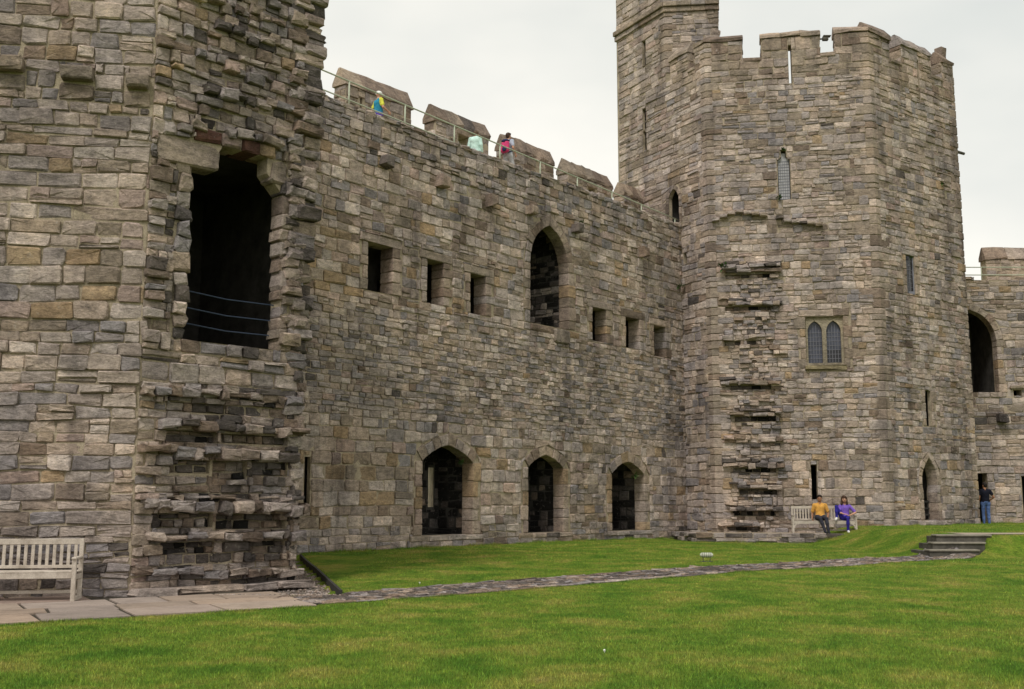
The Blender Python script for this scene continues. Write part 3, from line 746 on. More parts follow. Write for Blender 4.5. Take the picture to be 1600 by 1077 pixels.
# bottom plinth
ledge(S, LB, -0.05, 3.4, 0.0, 0.13, 0.28, 0.36, (0.6, 1.3), dict(tan=2, grey=1), 0.0, 'plinth_stone', 0)
def zone_lb(u, z):
    edge = u > 3.05 or u < 0.42
    if z < 3.5:
        return dict(h=(0.10, 0.20), w=(0.14, 0.42), split=0.1, mix=dict(dark=1.8, black=0.25, grey=1.6, brown=1.5, tan=1.0, blue=1.2) if not edge else MIX_WALL, d=(0.03, 0.03), proud=(0.2, (0.03, 0.1)))
    if z < DZ0: return dict(h=(0.2, 0.32), w=(0.25, 0.6), split=0.2, mix=MIX_RUIN if random.random() < 0.5 else MIX_WALL, d=(0.03, 0.025), proud=(0.2, (0.03, 0.08)))
    return dict(h=(0.12, 0.26), w=(0.16, 0.42), split=0.2, mix=MIX_RUIN if random.random() < 0.6 else MIX_WALL, d=(0.03, 0.025), proud=(0.22, (0.03, 0.12)))
masonry(S, LB, 0.0, LB.L - 0.40, 0.1, RT, zone_lb, cuts, back=-0.3, wave=0.03, ragged=(0, 0.05))
C.sheet(LB, [(0.0, -0.5), (LB.L - 0.46, -0.5), (LB.L - 0.08, RT), (0.0, RT)], holes)
# ragged through-stones up the right-hand edge, with a pillar standing forward of the doorway
z = 0.15
while z < RT:
    h = random.uniform(0.11, 0.27); L0 = LB.L - random.uniform(0.45, 0.72)
    pr = random.uniform(0.02, 0.09) + (random.uniform(0.03, 0.13) if random.random() < 0.5 and z > 3.6 else 0)
    hi = random.uniform(-0.07, 0.05) - 0.36 * (1 - min(1, z / 10.5))
    block(S, LB, L0, LB.L + hi, z, z + h, -0.55, pr, pick(MIX_RUIN if z > 3.5 else MIX_WALL), 'edge_stone', 0.02)
    z += h
z = 4.4
while z < RT:
    h = random.uniform(0.12, 0.26)
    if random.random() < 0.75:
        block(S, LB, 2.74 + random.uniform(-0.06, 0.08), 3.08 + random.uniform(-0.08, 0.1), z, z + h, -0.2, random.uniform(0.06, 0.17), pick(MIX_RUIN), 'edge_stone', 0.02)
    z += h
# torn stones above the doorway
for zz, a, b in ((8.05, 0.7, 2.6), (8.75, 0.7, 2.5), (9.3, 0.95, 2.4), (10.0, 1.1, 2.5), (10.45, 0.6, 2.55), (11.0, 1.7, 3.4)):
    ledge(S, LB, a, b, zz, zz + 0.18, 0.08, 0.22, (0.18, 0.42), MIX_RUIN, random.uniform(-0.04, 0.04), 'ledge_stone', 0.28)
C.sheet(LC, rect(0.0, LC.L, -0.5, RT), [])
masonry(S, LC, 0.02, 2.5, 0.0, RT, lambda u, z: dict(h=(0.16, 0.3), w=(0.25, 0.6), mix=MIX_WALL, d=(0.02, 0.014)))
C.mb.add([LA.P(-3, RT), LA.P(LA.L, RT), LB.P(LB.L - 0.04, RT), LC.P(LC.L, RT), LA.P(-3, RT, -11)], [(0, 1, 2, 3, 4)])
C.mb.add([LA.P(-3, -0.5), LA.P(-3, RT), LA.P(-3, RT, -11), LA.P(-3, -0.5, -11)], [(0, 1, 2, 3)])
S.finish(); C.build(ruin)
# cords across the doorway
cords = empty('safety_cord', LB.P(1.6, DZ0, -0.25), 'thin blue safety cords stretched across the black doorway', 'cord')
for k, z in enumerate((4.62, 4.9, 5.2)):
    MB().tube([LB.P(D0 - 0.1, z + 0.03, -0.25), LB.P((D0 + D1) / 2, z - 0.04, -0.25), LB.P(D1 + 0.1, z - 0.02, -0.25)], 0.012, 6).build('cord', M_WIRE, cords, cords.location)

# ================================================================== the polygonal tower
c1, c2, c3 = (7.85, 42.8), (14.15, 41.65), (18.95, 45.2)
TL = Wall((4.8, 48.083), c1); TC = Wall(c1, c2); TR = Wall(c2, c3)
tower = empty('polygonal_tower', TC.P(3.2, 0.5, -1), 'tall polygonal stone tower with battlements and a stair turret', 'tower')
S = Stones(tower); C = Core()
ZS, ZM = 19.3, 20.1            # crenel sill, merlon shoulder
BTH = 0.6                      # parapet thickness
MIX_Q = dict(olive=2.2, tan=2, grey=1.4, brown=0.7, pale=0.8)
# centre face -------------------------------------------------------
cuts = []; holes = []
# two-light window
wu0, wu1, wz0, wz1 = 3.58, 4.99, 6.75, 8.64
cuts += [(wu0 - 0.02, wu1 + 0.02, wz0 - 0.2, wz1 + 0.02), (wu0 - 0.25, wu1 + 0.25, wz1, wz1 + 0.28)]
holes.append(rect(wu0, wu1, wz0, wz1)); C.reveal(TC, rect(wu0, wu1, wz0, wz1), 0.6); C.chamber(TC, wu0 - 0.3, wu1 + 0.3, wz0 - 0.2, wz1 + 0.2, 0.55, 2.5)
lintel(S, TC, wu0 - 0.24, wu1 - 0.35, wz1 + 0.02, wz1 + 0.28, 0.3); lintel(S, TC, wu1 - 0.35, wu1 + 0.24, wz1 + 0.02, wz1 + 0.28, 0.3)
jambs(S, TC, wu0, wu1, wz0 - 0.1, wz1, 0.2, 0.4, 0.3, hh=(0.3, 0.5)); cuts.append((wu0 - 0.28, wu1 + 0.3, wz0 - 0.1, wz1))
# lattice panel with shouldered head
pu0, pu1, pz0, pz1 = 2.74, 3.22, 13.36, 15.0
cuts += [(pu0 - 0.02, pu1 + 0.02, pz0, pz1), (pu0 + 0.1, pu1 - 0.1, pz1, pz1 + 0.4)]
holes.append([(pu0, pz0), (pu1, pz0), (pu1, pz1), (pu1 - 0.14, pz1 + 0.12), (pu1 - 0.14, pz1 + 0.40), (pu0 + 0.14, pz1 + 0.40), (pu0 + 0.14, pz1 + 0.12), (pu0, pz1)])
C.reveal(TC, holes[-1], 0.4); C.chamber(TC, pu0 - 0.1, pu1 + 0.1, pz0 - 0.1, pz1 + 0.5, 0.35, 1.0)
# ground slit
su0, su1, sz0, sz1 = 3.58, 3.80, 1.64, 2.94
cuts.append((su0, su1, sz0, sz1)); holes.append(rect(su0, su1, sz0, sz1)); C.reveal(TC, holes[-1], 0.5); C.chamber(TC, su0 - 0.3, su1 + 0.3, sz0, sz1, 0.45, 2.0)
# torn-away wall: recesses and bonding ledges
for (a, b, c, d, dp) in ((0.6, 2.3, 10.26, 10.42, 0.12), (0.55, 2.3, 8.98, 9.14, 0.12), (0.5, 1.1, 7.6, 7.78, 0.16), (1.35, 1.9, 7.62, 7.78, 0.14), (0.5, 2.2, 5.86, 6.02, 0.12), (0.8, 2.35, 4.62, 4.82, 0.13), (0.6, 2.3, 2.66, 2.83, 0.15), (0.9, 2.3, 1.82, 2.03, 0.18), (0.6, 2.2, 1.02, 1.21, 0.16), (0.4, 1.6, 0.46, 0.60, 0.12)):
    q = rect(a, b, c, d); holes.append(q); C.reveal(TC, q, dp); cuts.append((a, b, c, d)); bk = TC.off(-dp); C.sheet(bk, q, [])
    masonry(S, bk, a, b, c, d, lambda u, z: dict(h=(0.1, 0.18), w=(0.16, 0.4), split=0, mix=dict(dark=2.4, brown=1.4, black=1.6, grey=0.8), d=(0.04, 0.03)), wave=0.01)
for (u0, u1, z1, th, lo, hi, sl) in ((0.5, 2.75, 10.95, 0.14, 0.05, 0.14, -0.02), (0.45, 2.7, 10.78, 0.16, 0.16, 0.28, 0.0), (0.6, 2.75, 10.58, 0.14, 0.14, 0.24, 0.0), (0.3, 2.7, 9.5, 0.14, 0.06, 0.16, -0.04), (0.35, 2.75, 9.32, 0.16, 0.14, 0.28, -0.02),
                                     (0.4, 1.7, 8.0, 0.2, 0.1, 0.26, 0.0), (0.25, 2.6, 6.36, 0.13, 0.06, 0.16, -0.04), (0.3, 2.55, 6.2, 0.16, 0.12, 0.24, -0.02), (0.35, 2.5, 5.12, 0.13, 0.08, 0.18, -0.02), (0.6, 2.55, 4.96, 0.13, 0.14, 0.28, 0.0),
                                     (0.35, 1.4, 4.1, 0.16, 0.12, 0.22, 0.0), (1.75, 2.6, 4.0, 0.18, 0.10, 0.2, 0.0), (0.25, 2.6, 3.2, 0.15, 0.06, 0.18, 0.0), (0.3, 2.6, 3.02, 0.18, 0.16, 0.30, 0.0), (0.5, 2.5, 2.34, 0.12, 0.1, 0.2, 0.0), (0.8, 2.5, 2.18, 0.14, 0.16, 0.30, 0.0),
                                     (0.35, 2.5, 1.52, 0.14, 0.08, 0.22, 0.0), (0.5, 2.5, 1.36, 0.14, 0.18, 0.30, 0.0), (0.05, 1.8, 0.78, 0.17, 0.14, 0.3, 0.0)):
    ledge(S, TC, u0, u1, z1 - th, z1, lo + 0.04, hi + 0.06, (0.25, 0.7), MIX_RUIN, sl, 'ledge_stone', 0.05)
# scar of a roof: broken string course
for k in range(9):
    a = 0.12 + k * 0.31; z = 12.62 + 0.30 * math.sin(min(1, k / 3.2) * 1.57) - max(0, k - 3) * 0.062
    if k != 7: block(S, TC, a, a + 0.30, z - 0.05, z + 0.09, -0.1, 0.27, pick(dict(grey=2, dark=1, olive=1)), 'string_stone', 0.008)
for k in range(5):
    block(S, TC, 2.9 + k * 0.30, 3.19 + k * 0.3, 12.42 - k * 0.05, 12.55 - k * 0.05, -0.1, 0.22, pick(dict(grey=2, dark=1, olive=1)), 'string_stone', 0.008)
def zone_t(u, z):
    if ZONE_SCAR and 0.3 < u < 2.35 and z < 10.9:
        return dict(h=(0.15, 0.28), w=(0.16, 0.46), split=0.75, mix=dict(dark=0.45, grey=2.2, brown=1.2, tan=2, blue=1.4, pale=1.2), d=(0.035, 0.03), proud=(0.3, (0.03, 0.13)))
    if z > ZS - 0.9: return dict(h=(0.26, 0.4), w=(0.4, 0.8), split=0.1, mix=dict(olive=3, tan=2, brown=1.2, grey=1, pink=0.5), d=(0.018, 0.01))
    if z > 16.2: return dict(h=(0.17, 0.32), w=(0.25, 0.7), split=0.28, mix=MIX_GREY if random.random() < 0.55 else MIX_TOWER, d=(0.022, 0.014))
    if z > 12.9: return dict(h=(0.20, 0.36), w=(0.28, 0.7), split=0.25, mix=MIX_TOWER, d=(0.022, 0.014))
    if z > 8.8: return dict(h=(0.19, 0.34), w=(0.26, 0.62), split=0.22, mix=MIX_WALL if random.random() < 0.6 else MIX_TOWER, d=(0.024, 0.014))
    if z > 3: return dict(h=(0.15, 0.29), w=(0.22, 0.58), split=0.2, mix=MIX_WALL, d=(0.024, 0.015))
    return dict(h=(0.24, 0.40), w=(0.3, 0.72), split=0.15, mix=MIX_WALL if random.random() < 0.75 else MIX_GREY, d=(0.026, 0.016))
ZONE_SCAR = True
# loop in the middle merlon goes right through
lu0, lu1, lz0, lz1 = 3.31, 3.44, 18.15, 19.75
cuts.append((lu0, lu1, lz0, lz1))
cren_c = [(1.51, 2.27), (4.55, 5.14)]
ctop = [(0, -0.5), (TC.L, -0.5), (TC.L, ZM)]
for a, b in reversed(cren_c): ctop += [(b, ZM), (b, ZS), (a, ZS), (a, ZM)]
ctop += [(0, ZM)]
C.sheet(TC, ctop, holes + [rect(lu0, lu1, lz0, lz1)])
for a, b in cren_c: cuts.append((a, b, ZS, ZM + 0.1))
masonry(S, TC, 0.25, TC.L - 0.25, 0.2, ZM, zone_t, cuts)
ZONE_SCAR = False
# right face ---------------------------------------------------------
rcuts = []; rholes = []
q = (1.80, 2.36, 9.70, 11.25); rholes.append(rect(*q)); C.reveal(TR, rholes[-1], 0.3); C.chamber(TR, q[0] - 0.2, q[1] + 0.2, q[2] - 0.1, q[3] + 0.1, 0.28, 1.6)
jambs(S, TR, *q, 0.2, 0.34, 0.12); lintel(S, TR, q[0] - 0.25, q[1] + 0.25, q[3], q[3] + 0.22, 0.35); rcuts += [(q[0] - 0.27, q[1] + 0.27, q[2], q[3]), (q[0] - 0.25, q[1] + 0.25, q[3], q[3] + 0.22)]
q2 = (2.62, 3.02, 4.5, 5.9); rholes.append(rect(*q2)); C.reveal(TR, rholes[-1], 0.16); C.chamber(TR, q2[0] - 0.3, q2[1] + 0.4, q2[2], q2[3], 0.15, 1.6)
jambs(S, TR, *q2, 0.2, 0.4, 0.16); rcuts.append((q2[0] - 0.27, q2[1] + 0.33, q2[2], q2[3]))
da = Arch(2.17, 3.05, 1.9, 3.25, 0.24)
ol = da.outline(0.85, 6, 0.03); rholes.append(ol); C.reveal(TR, ol, 0.45); C.chamber(TR, 1.9, 3.3, 0.83, 3.4, 0.4, 2.6)
jambs(S, TR, da.u0, da.u1, 0.85, da.zs, 0.2, 0.34, 0.4, hh=(0.3, 0.45)); voussoirs(S, TR, da, 5, 0.4); rcuts.append((da.u0 - 0.27, da.u1 + 0.27, 0.85, da.zs))
ledge(S, TR, 1.7, 3.5, 0.62, 0.83, 0.25, 0.35, (0.6, 0.9), dict(tan=1, grey=1), 0, 'door_step', 0)
cren_r = [(1.42, 2.2), (4.3, 5.12)]
lr = (3.32, 3.43, 17.88, 19.7); rcuts.append(lr)
rtop = [(0, -0.5), (TR.L, -0.5), (TR.L, ZM)]
for a, b in reversed(cren_r): rtop += [(b, ZM), (b, ZS), (a, ZS), (a, ZM)]
rtop += [(0, ZM)]
C.sheet(TR, rtop, rholes + [rect(*lr)])
for a, b in cren_r: rcuts.append((a, b, ZS, ZM + 0.1))
masonry(S, TR, 0.25, TR.L - 0.1, 0.3, ZM, zone_t, rcuts, [da])
# left face ------------------------------------------------------------
TURR = 3.55                    # the turret takes the first metres of this face
lcuts = []; lholes = []
for q in ((1.88, 2.12, 16.75, 18.6), (1.95, 2.17, 20.6, 21.7)):
    lholes.append(rect(*q)); lcuts.append(q); C.reveal(TL, lholes[-1], 0.12); C.chamber(TL, q[0] - 0.2, q[1] + 0.9, q[2], q[3], 0.11, 1.6)
la_ = Arch(3.60, 4.26, 13.9, 14.5, 0.18); ol = la_.outline(12.75); lholes.append(ol); C.reveal(TL, ol, 0.16); C.chamber(TL, 3.4, 5.4, 12.7, 14.6, 0.15, 2.2)
voussoirs(S, TL, la_, 3, 0.14); jambs(S, TL, la_.u0, la_.u1, 12.75, 13.9, 0.16, 0.26, 0.15); lcuts.append((la_.u0 - 0.2, la_.u1 + 0.2, 12.75, 13.9))
lholes.append(rect(4.5, 4.7, 11.2, 11.65)); lcuts.append((4.5, 4.7, 11.2, 11.65)); C.reveal(TL, lholes[-1], 0.4); C.chamber(TL, 4.3, 4.9, 11.1, 11.8, 0.38, 0.9)
cren_l = [(3.56, 3.85), (5.05, 5.5)]
ltop = [(0, -0.5), (TL.L, -0.5), (TL.L, ZM), (5.5, ZM), (5.5, ZS), (5.05, ZS), (5.05, ZM), (3.85, ZM), (3.85, ZS), (TURR, ZS), (TURR, 26), (0, 26)]
C.sheet(TL, ltop, lholes)
lcuts += [(5.05, 5.5, ZS, ZM + 0.1), (3.55, 3.85, ZS, ZM + 0.1), (3.55, 7, ZM, 30)]
def zone_tl(u, z):
    if z > ZS - 0.9 and u > TURR: return dict(h=(0.26, 0.4), w=(0.4, 0.8), split=0.1, mix=dict(olive=3, tan=2, brown=1.2, grey=1), d=(0.018, 0.01))
    if u < TURR: return dict(h=(0.22, 0.36), w=(0.35, 0.9), split=0.15, mix=dict(pale=3, tan=2.2, pink=1, grey=1.6, olive=1.4), d=(0.02, 0.012))
    return dict(h=(0.22, 0.38), w=(0.3, 0.7), split=0.2, mix=MIX_TOWER if z > 12 else (MIX_GREY if random.random() < 0.5 else MIX_WALL), d=(0.022, 0.014))
masonry(S, TL, 0.1, TL.L - 0.25, 0.2, 22.5, zone_tl, lcuts + [(TURR - 0.3, TURR, ZS + 0.5, 22.5)], [la_])
masonry(S, TL, 0.0, TURR - 0.3, 22.85, 26, zone_tl, [(1.95, 2.17, 20.6, 21.7)])
# turret: its other visible faces and the string course
T2 = Wall(TL.P(TURR, 0)[:2], (TL.P(TURR, 0)[0] + 2.27, TL.P(TURR, 0)[1] - 0.25))
T3 = Wall(T2.b, (T2.b.x + 0.25, T2.b.y + 2.6))
C.sheet(T2, rect(0, T2.L, ZS - 3, 26), []); C.sheet(T3, rect(0, T3.L, ZS - 3, 26), [])
zt2 = lambda u, z: dict(h=(0.2, 0.34), w=(0.3, 0.7), split=0.2, mix=dict(grey=2, pale=2, olive=2, blue=1, tan=1), d=(0.02, 0.012))
masonry(S, T2, 0.3, T2.L, ZS - 2, 22.45, zt2); masonry(S, T2, 0.3, T2.L, 22.9, 26, zt2); masonry(S, T3, 0, T3.L, ZS - 2, 26, zt2)
TLt = Wall(TL.a, Vector(TL.P(TURR, 0)[:2]))
quoins(S, TLt, T2, ZS + 0.4, 22.45, (0.26, 0.4), (0.3, 0.55)); quoins(S, TLt, T2, 22.9, 26, (0.26, 0.4), (0.3, 0.55))
for w_, a, b in ((TL, -0.05, TURR + 0.06), (T2, -0.06, T2.L + 0.05)):
    k = 4
    for i in range(k):
        u0, u1 = a + (b - a) * i / k, a + (b - a) * (i + 1) / k - 0.006
        for z0, z1, pr in ((22.44, 22.66, 0.10), (22.67, 22.88, 0.19)):
            S.add(*stone_geo(w_, rect_octo(u0, u1, z0, z1, 0.003, 0.03, 0.003), pr, -0.1, 0.02, 0.4), pick(dict(olive=2, grey=1.5, brown=1)), 'string_stone')
# closing faces at the back, roof behind the parapet
back_pts = [c3, (19.6, 51.5), (15, 56), (9.5, 55.5), (7.2, 51)]
pts = back_pts + [(4.8, 48.083)]
for p, q in zip(pts[:-1], pts[1:]):
    w_ = Wall(p, q); C.mb.add([w_.P(0, -0.5), w_.P(w_.L, -0.5), w_.P(w_.L, 18.9), w_.P(0, 18.9)], [(0, 1, 2, 3)])
C.mb.add([(p[0], p[1], 17.6) for p in [c1, c2] + back_pts + [(4.8, 48.083)]], [tuple(range(8))])
tb = [TL.P(0, 26), TL.P(TURR, 26), T2.P(T2.L, 26), T3.P(T3.L, 26), (6.5, 52.0, 26)]
C.mb.add(tb + [(p[0], p[1], 18.5) for p in tb], [(0, 1, 2, 3, 4), (3, 4, 9, 8), (4, 0, 5, 9)])
# parapet thickness: merlon sides, backs and sills
def merl(w, a, b, z0, z1, loop=None):
    mb = MB(); cc = Core(); cc.sheet(w, rect(a, b, z0, z1), [rect(*loop)] if loop else [], -BTH); mb.add(cc.mb.v, cc.mb.f)
    if loop:
        cc = Core(); cc.reveal(w, rect(*loop), BTH - 0.002, -0.001); mb.add(cc.mb.v, cc.mb.f)
    for u in (a, b): mb.add([w.P(u, z0), w.P(u, z1), w.P(u, z1, -BTH), w.P(u, z0, -BTH)], [(0, 1, 2, 3)])
    mb.add([w.P(a, z1 - 0.004), w.P(b, z1 - 0.004), w.P(b, z1 - 0.004, -BTH), w.P(a, z1 - 0.004, -BTH)], [(0, 1, 2, 3)])
    mb.build('merlon', M_MORTAR, tower, origin=tower.location)
MIX_COP = dict(olive=3, brown=1.2, tan=1, grey=0.8)
merl(TC, 0.02, 1.51, 17.6, ZM); merl(TC, 2.27, 4.55, 17.6, ZM, (lu0, lu1, lz0, lz1)); merl(TC, 5.14, TC.L - 0.02, 17.6, ZM)
merl(TR, 0.02, 1.42, 17.6, ZM); merl(TR, 2.2, 4.3, 17.6, ZM, lr); merl(TR, 5.12, TR.L, 17.6, ZM)
merl(TL, 3.85, 5.05, 17.6, ZM); merl(TL, 5.5, TL.L - 0.02, 17.6, ZM)
for w_, a, b in ((TC, 1.51, 2.27), (TC, 4.55, 5.14), (TR, 1.42, 2.2), (TR, 4.3, 5.12), (TL, 5.05, 5.5)):
    C.mb.add([w_.P(a, 17.6, -BTH), w_.P(b, 17.6, -BTH), w_.P(b, ZS, -BTH), w_.P(a, ZS, -BTH)], [(0, 1, 2, 3)])
    S.add(*stone_geo(w_, rect_octo(a + 0.005, b - 0.005, ZS - 0.12, ZS + 0.03, 0.003, 0.04), 0.06, -BTH - 0.03, 0.02, 0.4), pick(MIX_COP), 'sill_stone')
    e = Wall(w_.P(b, 0, -BTH)[:2], w_.P(b, 0, 0)[:2]); e2 = Wall(w_.P(a, 0, 0)[:2], w_.P(a, 0, -BTH)[:2])
    for ee in (e, e2): masonry(S, ee, 0, ee.L, ZS + 0.03, ZM, lambda u, z: dict(h=(0.26, 0.4), w=(0.3, 0.6), split=0, mix=MIX_COP, d=(0.015, 0.008)), wave=0)
coping(S, TC, -0.05, 1.55, ZM, ZM + 0.13, ZM + 0.34, 0.0, -BTH, mix=MIX_COP, over=0.07); coping(S, TC, 2.23, 4.59, ZM, ZM + 0.13, ZM + 0.34, 0.0, -BTH, mix=MIX_COP, over=0.07, seg=0.8); coping(S, TC, 5.10, TC.L + 0.02, ZM, ZM + 0.13, ZM + 0.36, 0.0, -BTH, mix=MIX_COP, over=0.07)
coping(S, TR, 0.0, 1.45, ZM + 0.003, ZM + 0.133, ZM + 0.5, 0.0, -BTH, mix=MIX_COP, over=0.07); coping(S, TR, 2.16, 4.34, ZM, ZM + 0.13, ZM + 0.5, 0.0, -BTH, mix=MIX_COP, over=0.07, seg=0.8); coping(S, TR, 5.08, TR.L + 0.05, ZM, ZM + 0.13, ZM + 0.5, 0.0, -BTH, mix=MIX_COP, over=0.07)
coping(S, TL, 3.81, 5.09, ZM, ZM + 0.13, ZM + 0.5, 0.0, -BTH, mix=MIX_COP, over=0.07); coping(S, TL, 5.46, TL.L + 0.02, ZM + 0.003, ZM + 0.133, ZM + 0.34, 0.0, -BTH, mix=MIX_COP, over=0.07)
quoins(S, TL, TC, 0.3, ZM, (0.2, 0.42), (0.3, 0.58), MIX_Q); quoins(S, TC, TR, 0.5, ZM, (0.2, 0.44), (0.32, 0.66), MIX_Q)
TB = Wall(c3, (19.6, 51.5)); quoins(S, TR, TB, 0.5, 19.6, (0.26, 0.42), (0.3, 0.55), MIX_DRESS)
# stone stub on the far corner
block(S, TR, 5.45, 5.8, ZM + 0.3, ZM + 0.85, -0.5, -0.15, pick(dict(brown=1)), 'chimney_stub', 0.004)
S.finish(); C.build(tower)

# windows set into the tower: frames, panes, bars
def window_frame(w, u0, u1, z0, z1, heads, mat, parent, n=-0.10, th=0.22):
    """stone plate with pointed lights cut through it"""
    cc = Core(); pol = [h.outline(z0 + 0.10, 5) for h in heads]
    m = MB()
    for nn in (n, n - th):
        cc = Core(); cc.sheet(w, rect(u0, u1, z0, z1), pol, nn); m.add(cc.mb.v, cc.mb.f)
    for p in pol:
        cc = Core(); cc.reveal(w, p, th, n); m.add(cc.mb.v, cc.mb.f)
    return mesh_obj('window_frame', m.v, m.f, M_STONE, parent, [(0.33, 0.285, 0.21, 1)] * len(m.v), origin=parent.location)
heads = [Arch(3.66, 4.20, 7.98, 8.50, 0.1), Arch(4.36, 4.90, 7.98, 8.50, 0.1)]
fr = window_frame(TC, 3.581, 4.989, 6.751, 8.639, heads, None, tower)
for h in heads:
    ol = h.outline(6.86, 5); k = len(ol)
    pane = mesh_obj('pane', [TC.P(u, z, -0.24) for u, z in ol], [tuple(range(k))], M_GLASS, fr, origin=tower.location)
    m = MB()
    for i in range(1, 5):
        u = h.u0 + (h.u1 - h.u0) * i / 5; zt = h.zs + (h.zt - h.zs) * (1 - abs(i - 2.5) / 2.5) * 0.9
        m.bar(TC.P(u, 6.88, -0.228), TC.P(u, zt, -0.228), 0.016, 0.012, up=(0, 1, 0))
    for i in range(1, 10):
        z = 6.86 + i * 0.17
        if z < h.zs + 0.1: m.bar(TC.P(h.u0 + 0.01, z, -0.226), TC.P(h.u1 - 0.01, z, -0.226), 0.012, 0.016)
    m.build('glazing_bars', M_LEAD, fr, origin=tower.location)
    if h is heads[1]:
        pn = mesh_obj('pane', [TC.P(u, z, -0.236) for u, z in rect(h.u0 + 0.02, h.u1 - 0.02, 6.88, 7.36)], [(0, 1, 2, 3)], M_PANE_DARK, fr, origin=tower.location)
Sx = Stones(tower); block(Sx, TC, 3.5, 5.07, 6.56, 6.75, -0.3, 0.09, (0.30, 0.25, 0.15, 1), 'window_sill', 0.003); Sx.finish()
pb = MB(); pb.box((0, 0, 0), (1, 1, 1)); 
panel = mesh_obj('lattice_panel', [TC.P(u, z, n) for n in (-0.12, -0.16) for u, z in [(2.76, 13.38), (3.2, 13.38), (3.2, 15.0), (3.06, 15.12), (3.06, 15.3), (2.9, 15.3), (2.9, 15.12), (2.76, 15.0)]],
                 [tuple(range(8)), tuple(range(15, 7, -1))] + [(i, (i + 1) % 8, 8 + (i + 1) % 8, 8 + i) for i in range(8)], M_PANEL, tower, origin=tower.location)
m = MB()
for i in range(0, 6):
    u = 2.77 + 0.084 * i; m.bar(TC.P(u, 13.39, -0.112), TC.P(u, 14.98, -0.112), 0.013, 0.012, up=(0, 1, 0))
for i in range(0, 14): m.bar(TC.P(2.77, 13.42 + i * 0.118, -0.110), TC.P(3.19, 13.42 + i * 0.118, -0.110), 0.012, 0.013)
m.build('lattice_bars', M_LEAD, panel, origin=tower.location)
pn = mesh_obj('window_frame', *(lambda mm: (mm.v, mm.f))(MB().box(TR.P(2.08, 9.74, -0.05), (0.34, 0.06, 0.12)).box(TR.P(1.83, 10.5, -0.06), (0.05, 0.06, 1.38)).box(TR.P(2.33, 10.5, -0.06), (0.05, 0.06, 1.38))), M_LEAD, tower, origin=tower.location)
pn2 = mesh_obj('pane', [TR.P(u, z, -0.07) for u, z in rect(1.81, 2.35, 9.71, 11.24)], [(0, 1, 2, 3)], M_PANE_DARK, pn, origin=tower.location)
m = MB()
for i in range(1, 8): m.bar(TR.P(1.93, 9.8 + i * 0.175, -0.06), TR.P(2.26, 9.8 + i * 0.175, -0.06), 0.012, 0.014)
m.bar(TR.P(2.08, 9.8, -0.058), TR.P(2.08, 11.19, -0.058), 0.014, 0.012, up=(0, 1, 0))
m.build('glazing_bars', M_LEAD, pn, origin=tower.location)
# low gate in the pointed doorway
m = MB()
for z in (1.05, 1.3, 1.55): m.bar(TR.P(2.18, z, -0.35), TR.P(3.04, z, -0.35), 0.03, 0.06)
for u in (2.22, 2.61, 3.0): m.bar(TR.P(u, 0.85, -0.38), TR.P(u, 1.62, -0.38), 0.05, 0.03, up=(0, 1, 0))
m.build('low_gate', M_DARKWOOD, tower, origin=tower.location)

# ================================================================== far wall
FW = Wall((17.5, 48.0), (34, 48.0))      # u here = x - 17.5
far = empty('far_curtain_wall', (24, 48.2, 0.6), 'distant curtain wall beyond the tower at the right edge', 'castle wall')
S = Stones(far); C = Core()
fa = Arch(1.6, 3.82, 8.6, 9.95, 0.3)
ol = fa.outline(6.3, 6, 0.03); holes = [ol, rect(2.3, 3.06, 0.6, 2.77), rect(4.55, 5.4, 0.6, 2.65), rect(4.45, 4.8, 6.15, 6.4)]
C.reveal(FW, ol, 0.5); C.chamber(FW, 1.3, 4.0, 6.2, 10.1, 0.48, 3.0)
for q in holes[1:]:
    C.reveal(FW, q, 0.5); C.chamber(FW, q[0][0] - 0.3, q[1][0] + 0.3, q[0][1], q[2][1] + 0.1, 0.48, 3.0)
jambs(S, FW, fa.u0, fa.u1, 6.3, fa.zs, 0.24, 0.36, 0.4, left=False); voussoirs(S, FW, fa, 5, 0.4)
jambs(S, FW, 2.3, 3.06, 0.6, 2.77, 0.24, 0.34, 0.4, MIX_GREY, left=False)
cuts = [(1.4, fa.u1 + 0.3, 6.3, fa.zs), (2.1, 3.34, 0.6, 2.77), (4.5, 5.4, 0.6, 2.65), (4.45, 4.8, 6.15, 6.4)]
FT = 11.3
masonry(S, FW, 0.6, 9.5, 0.4, FT, lambda u, z: dict(h=(0.2, 0.36), w=(0.35, 0.85), split=0.3, mix=MIX_GREY if random.random() < 0.6 else MIX_TOWER, d=(0.024, 0.016)), cuts, [fa])
C.sheet(FW, rect(-1, 16, -0.5, FT), holes)
C.mb.add([FW.P(-1, FT), FW.P(16, FT), FW.P(16, FT, -2.5), FW.P(-1, FT, -2.5)], [(0, 1, 2, 3)])
FO = FW.off(-2.2)
m0, m1, mt = 4.55, 7.6, 12.72
mc = MB(); mc.box(((FO.P(m0, 0)[0] + FO.P(m1, 0)[0]) / 2, FO.P(0, 0)[1] + 0.3, (FT + mt) / 2), (m1 - m0, 0.6, mt - FT)); mc.build('merlon', M_MORTAR, far, origin=far.location)
masonry(S, FO, m0, m1, FT, mt, lambda u, z: dict(h=(0.25, 0.36), w=(0.4, 0.8), split=0.1, mix=MIX_DRESS, d=(0.02, 0.01)))
coping(S, FO, m0 - 0.05, m1 + 0.05, mt, mt + 0.12, mt + 0.62, 0.0, -0.6, mix=MIX_COP)
ledge(S, FW, 1.0, 3.0, FT - 0.02, FT + 0.14, 0.06, 0.1, (0.5, 0.9), MIX_GREY, 0, 'coping_stone', 0)
block(S, FW, 3.6, 4.0, 4.95, 5.3, -0.1, 0.4, pick(dict(dark=1)), 'corbel', 0.02)
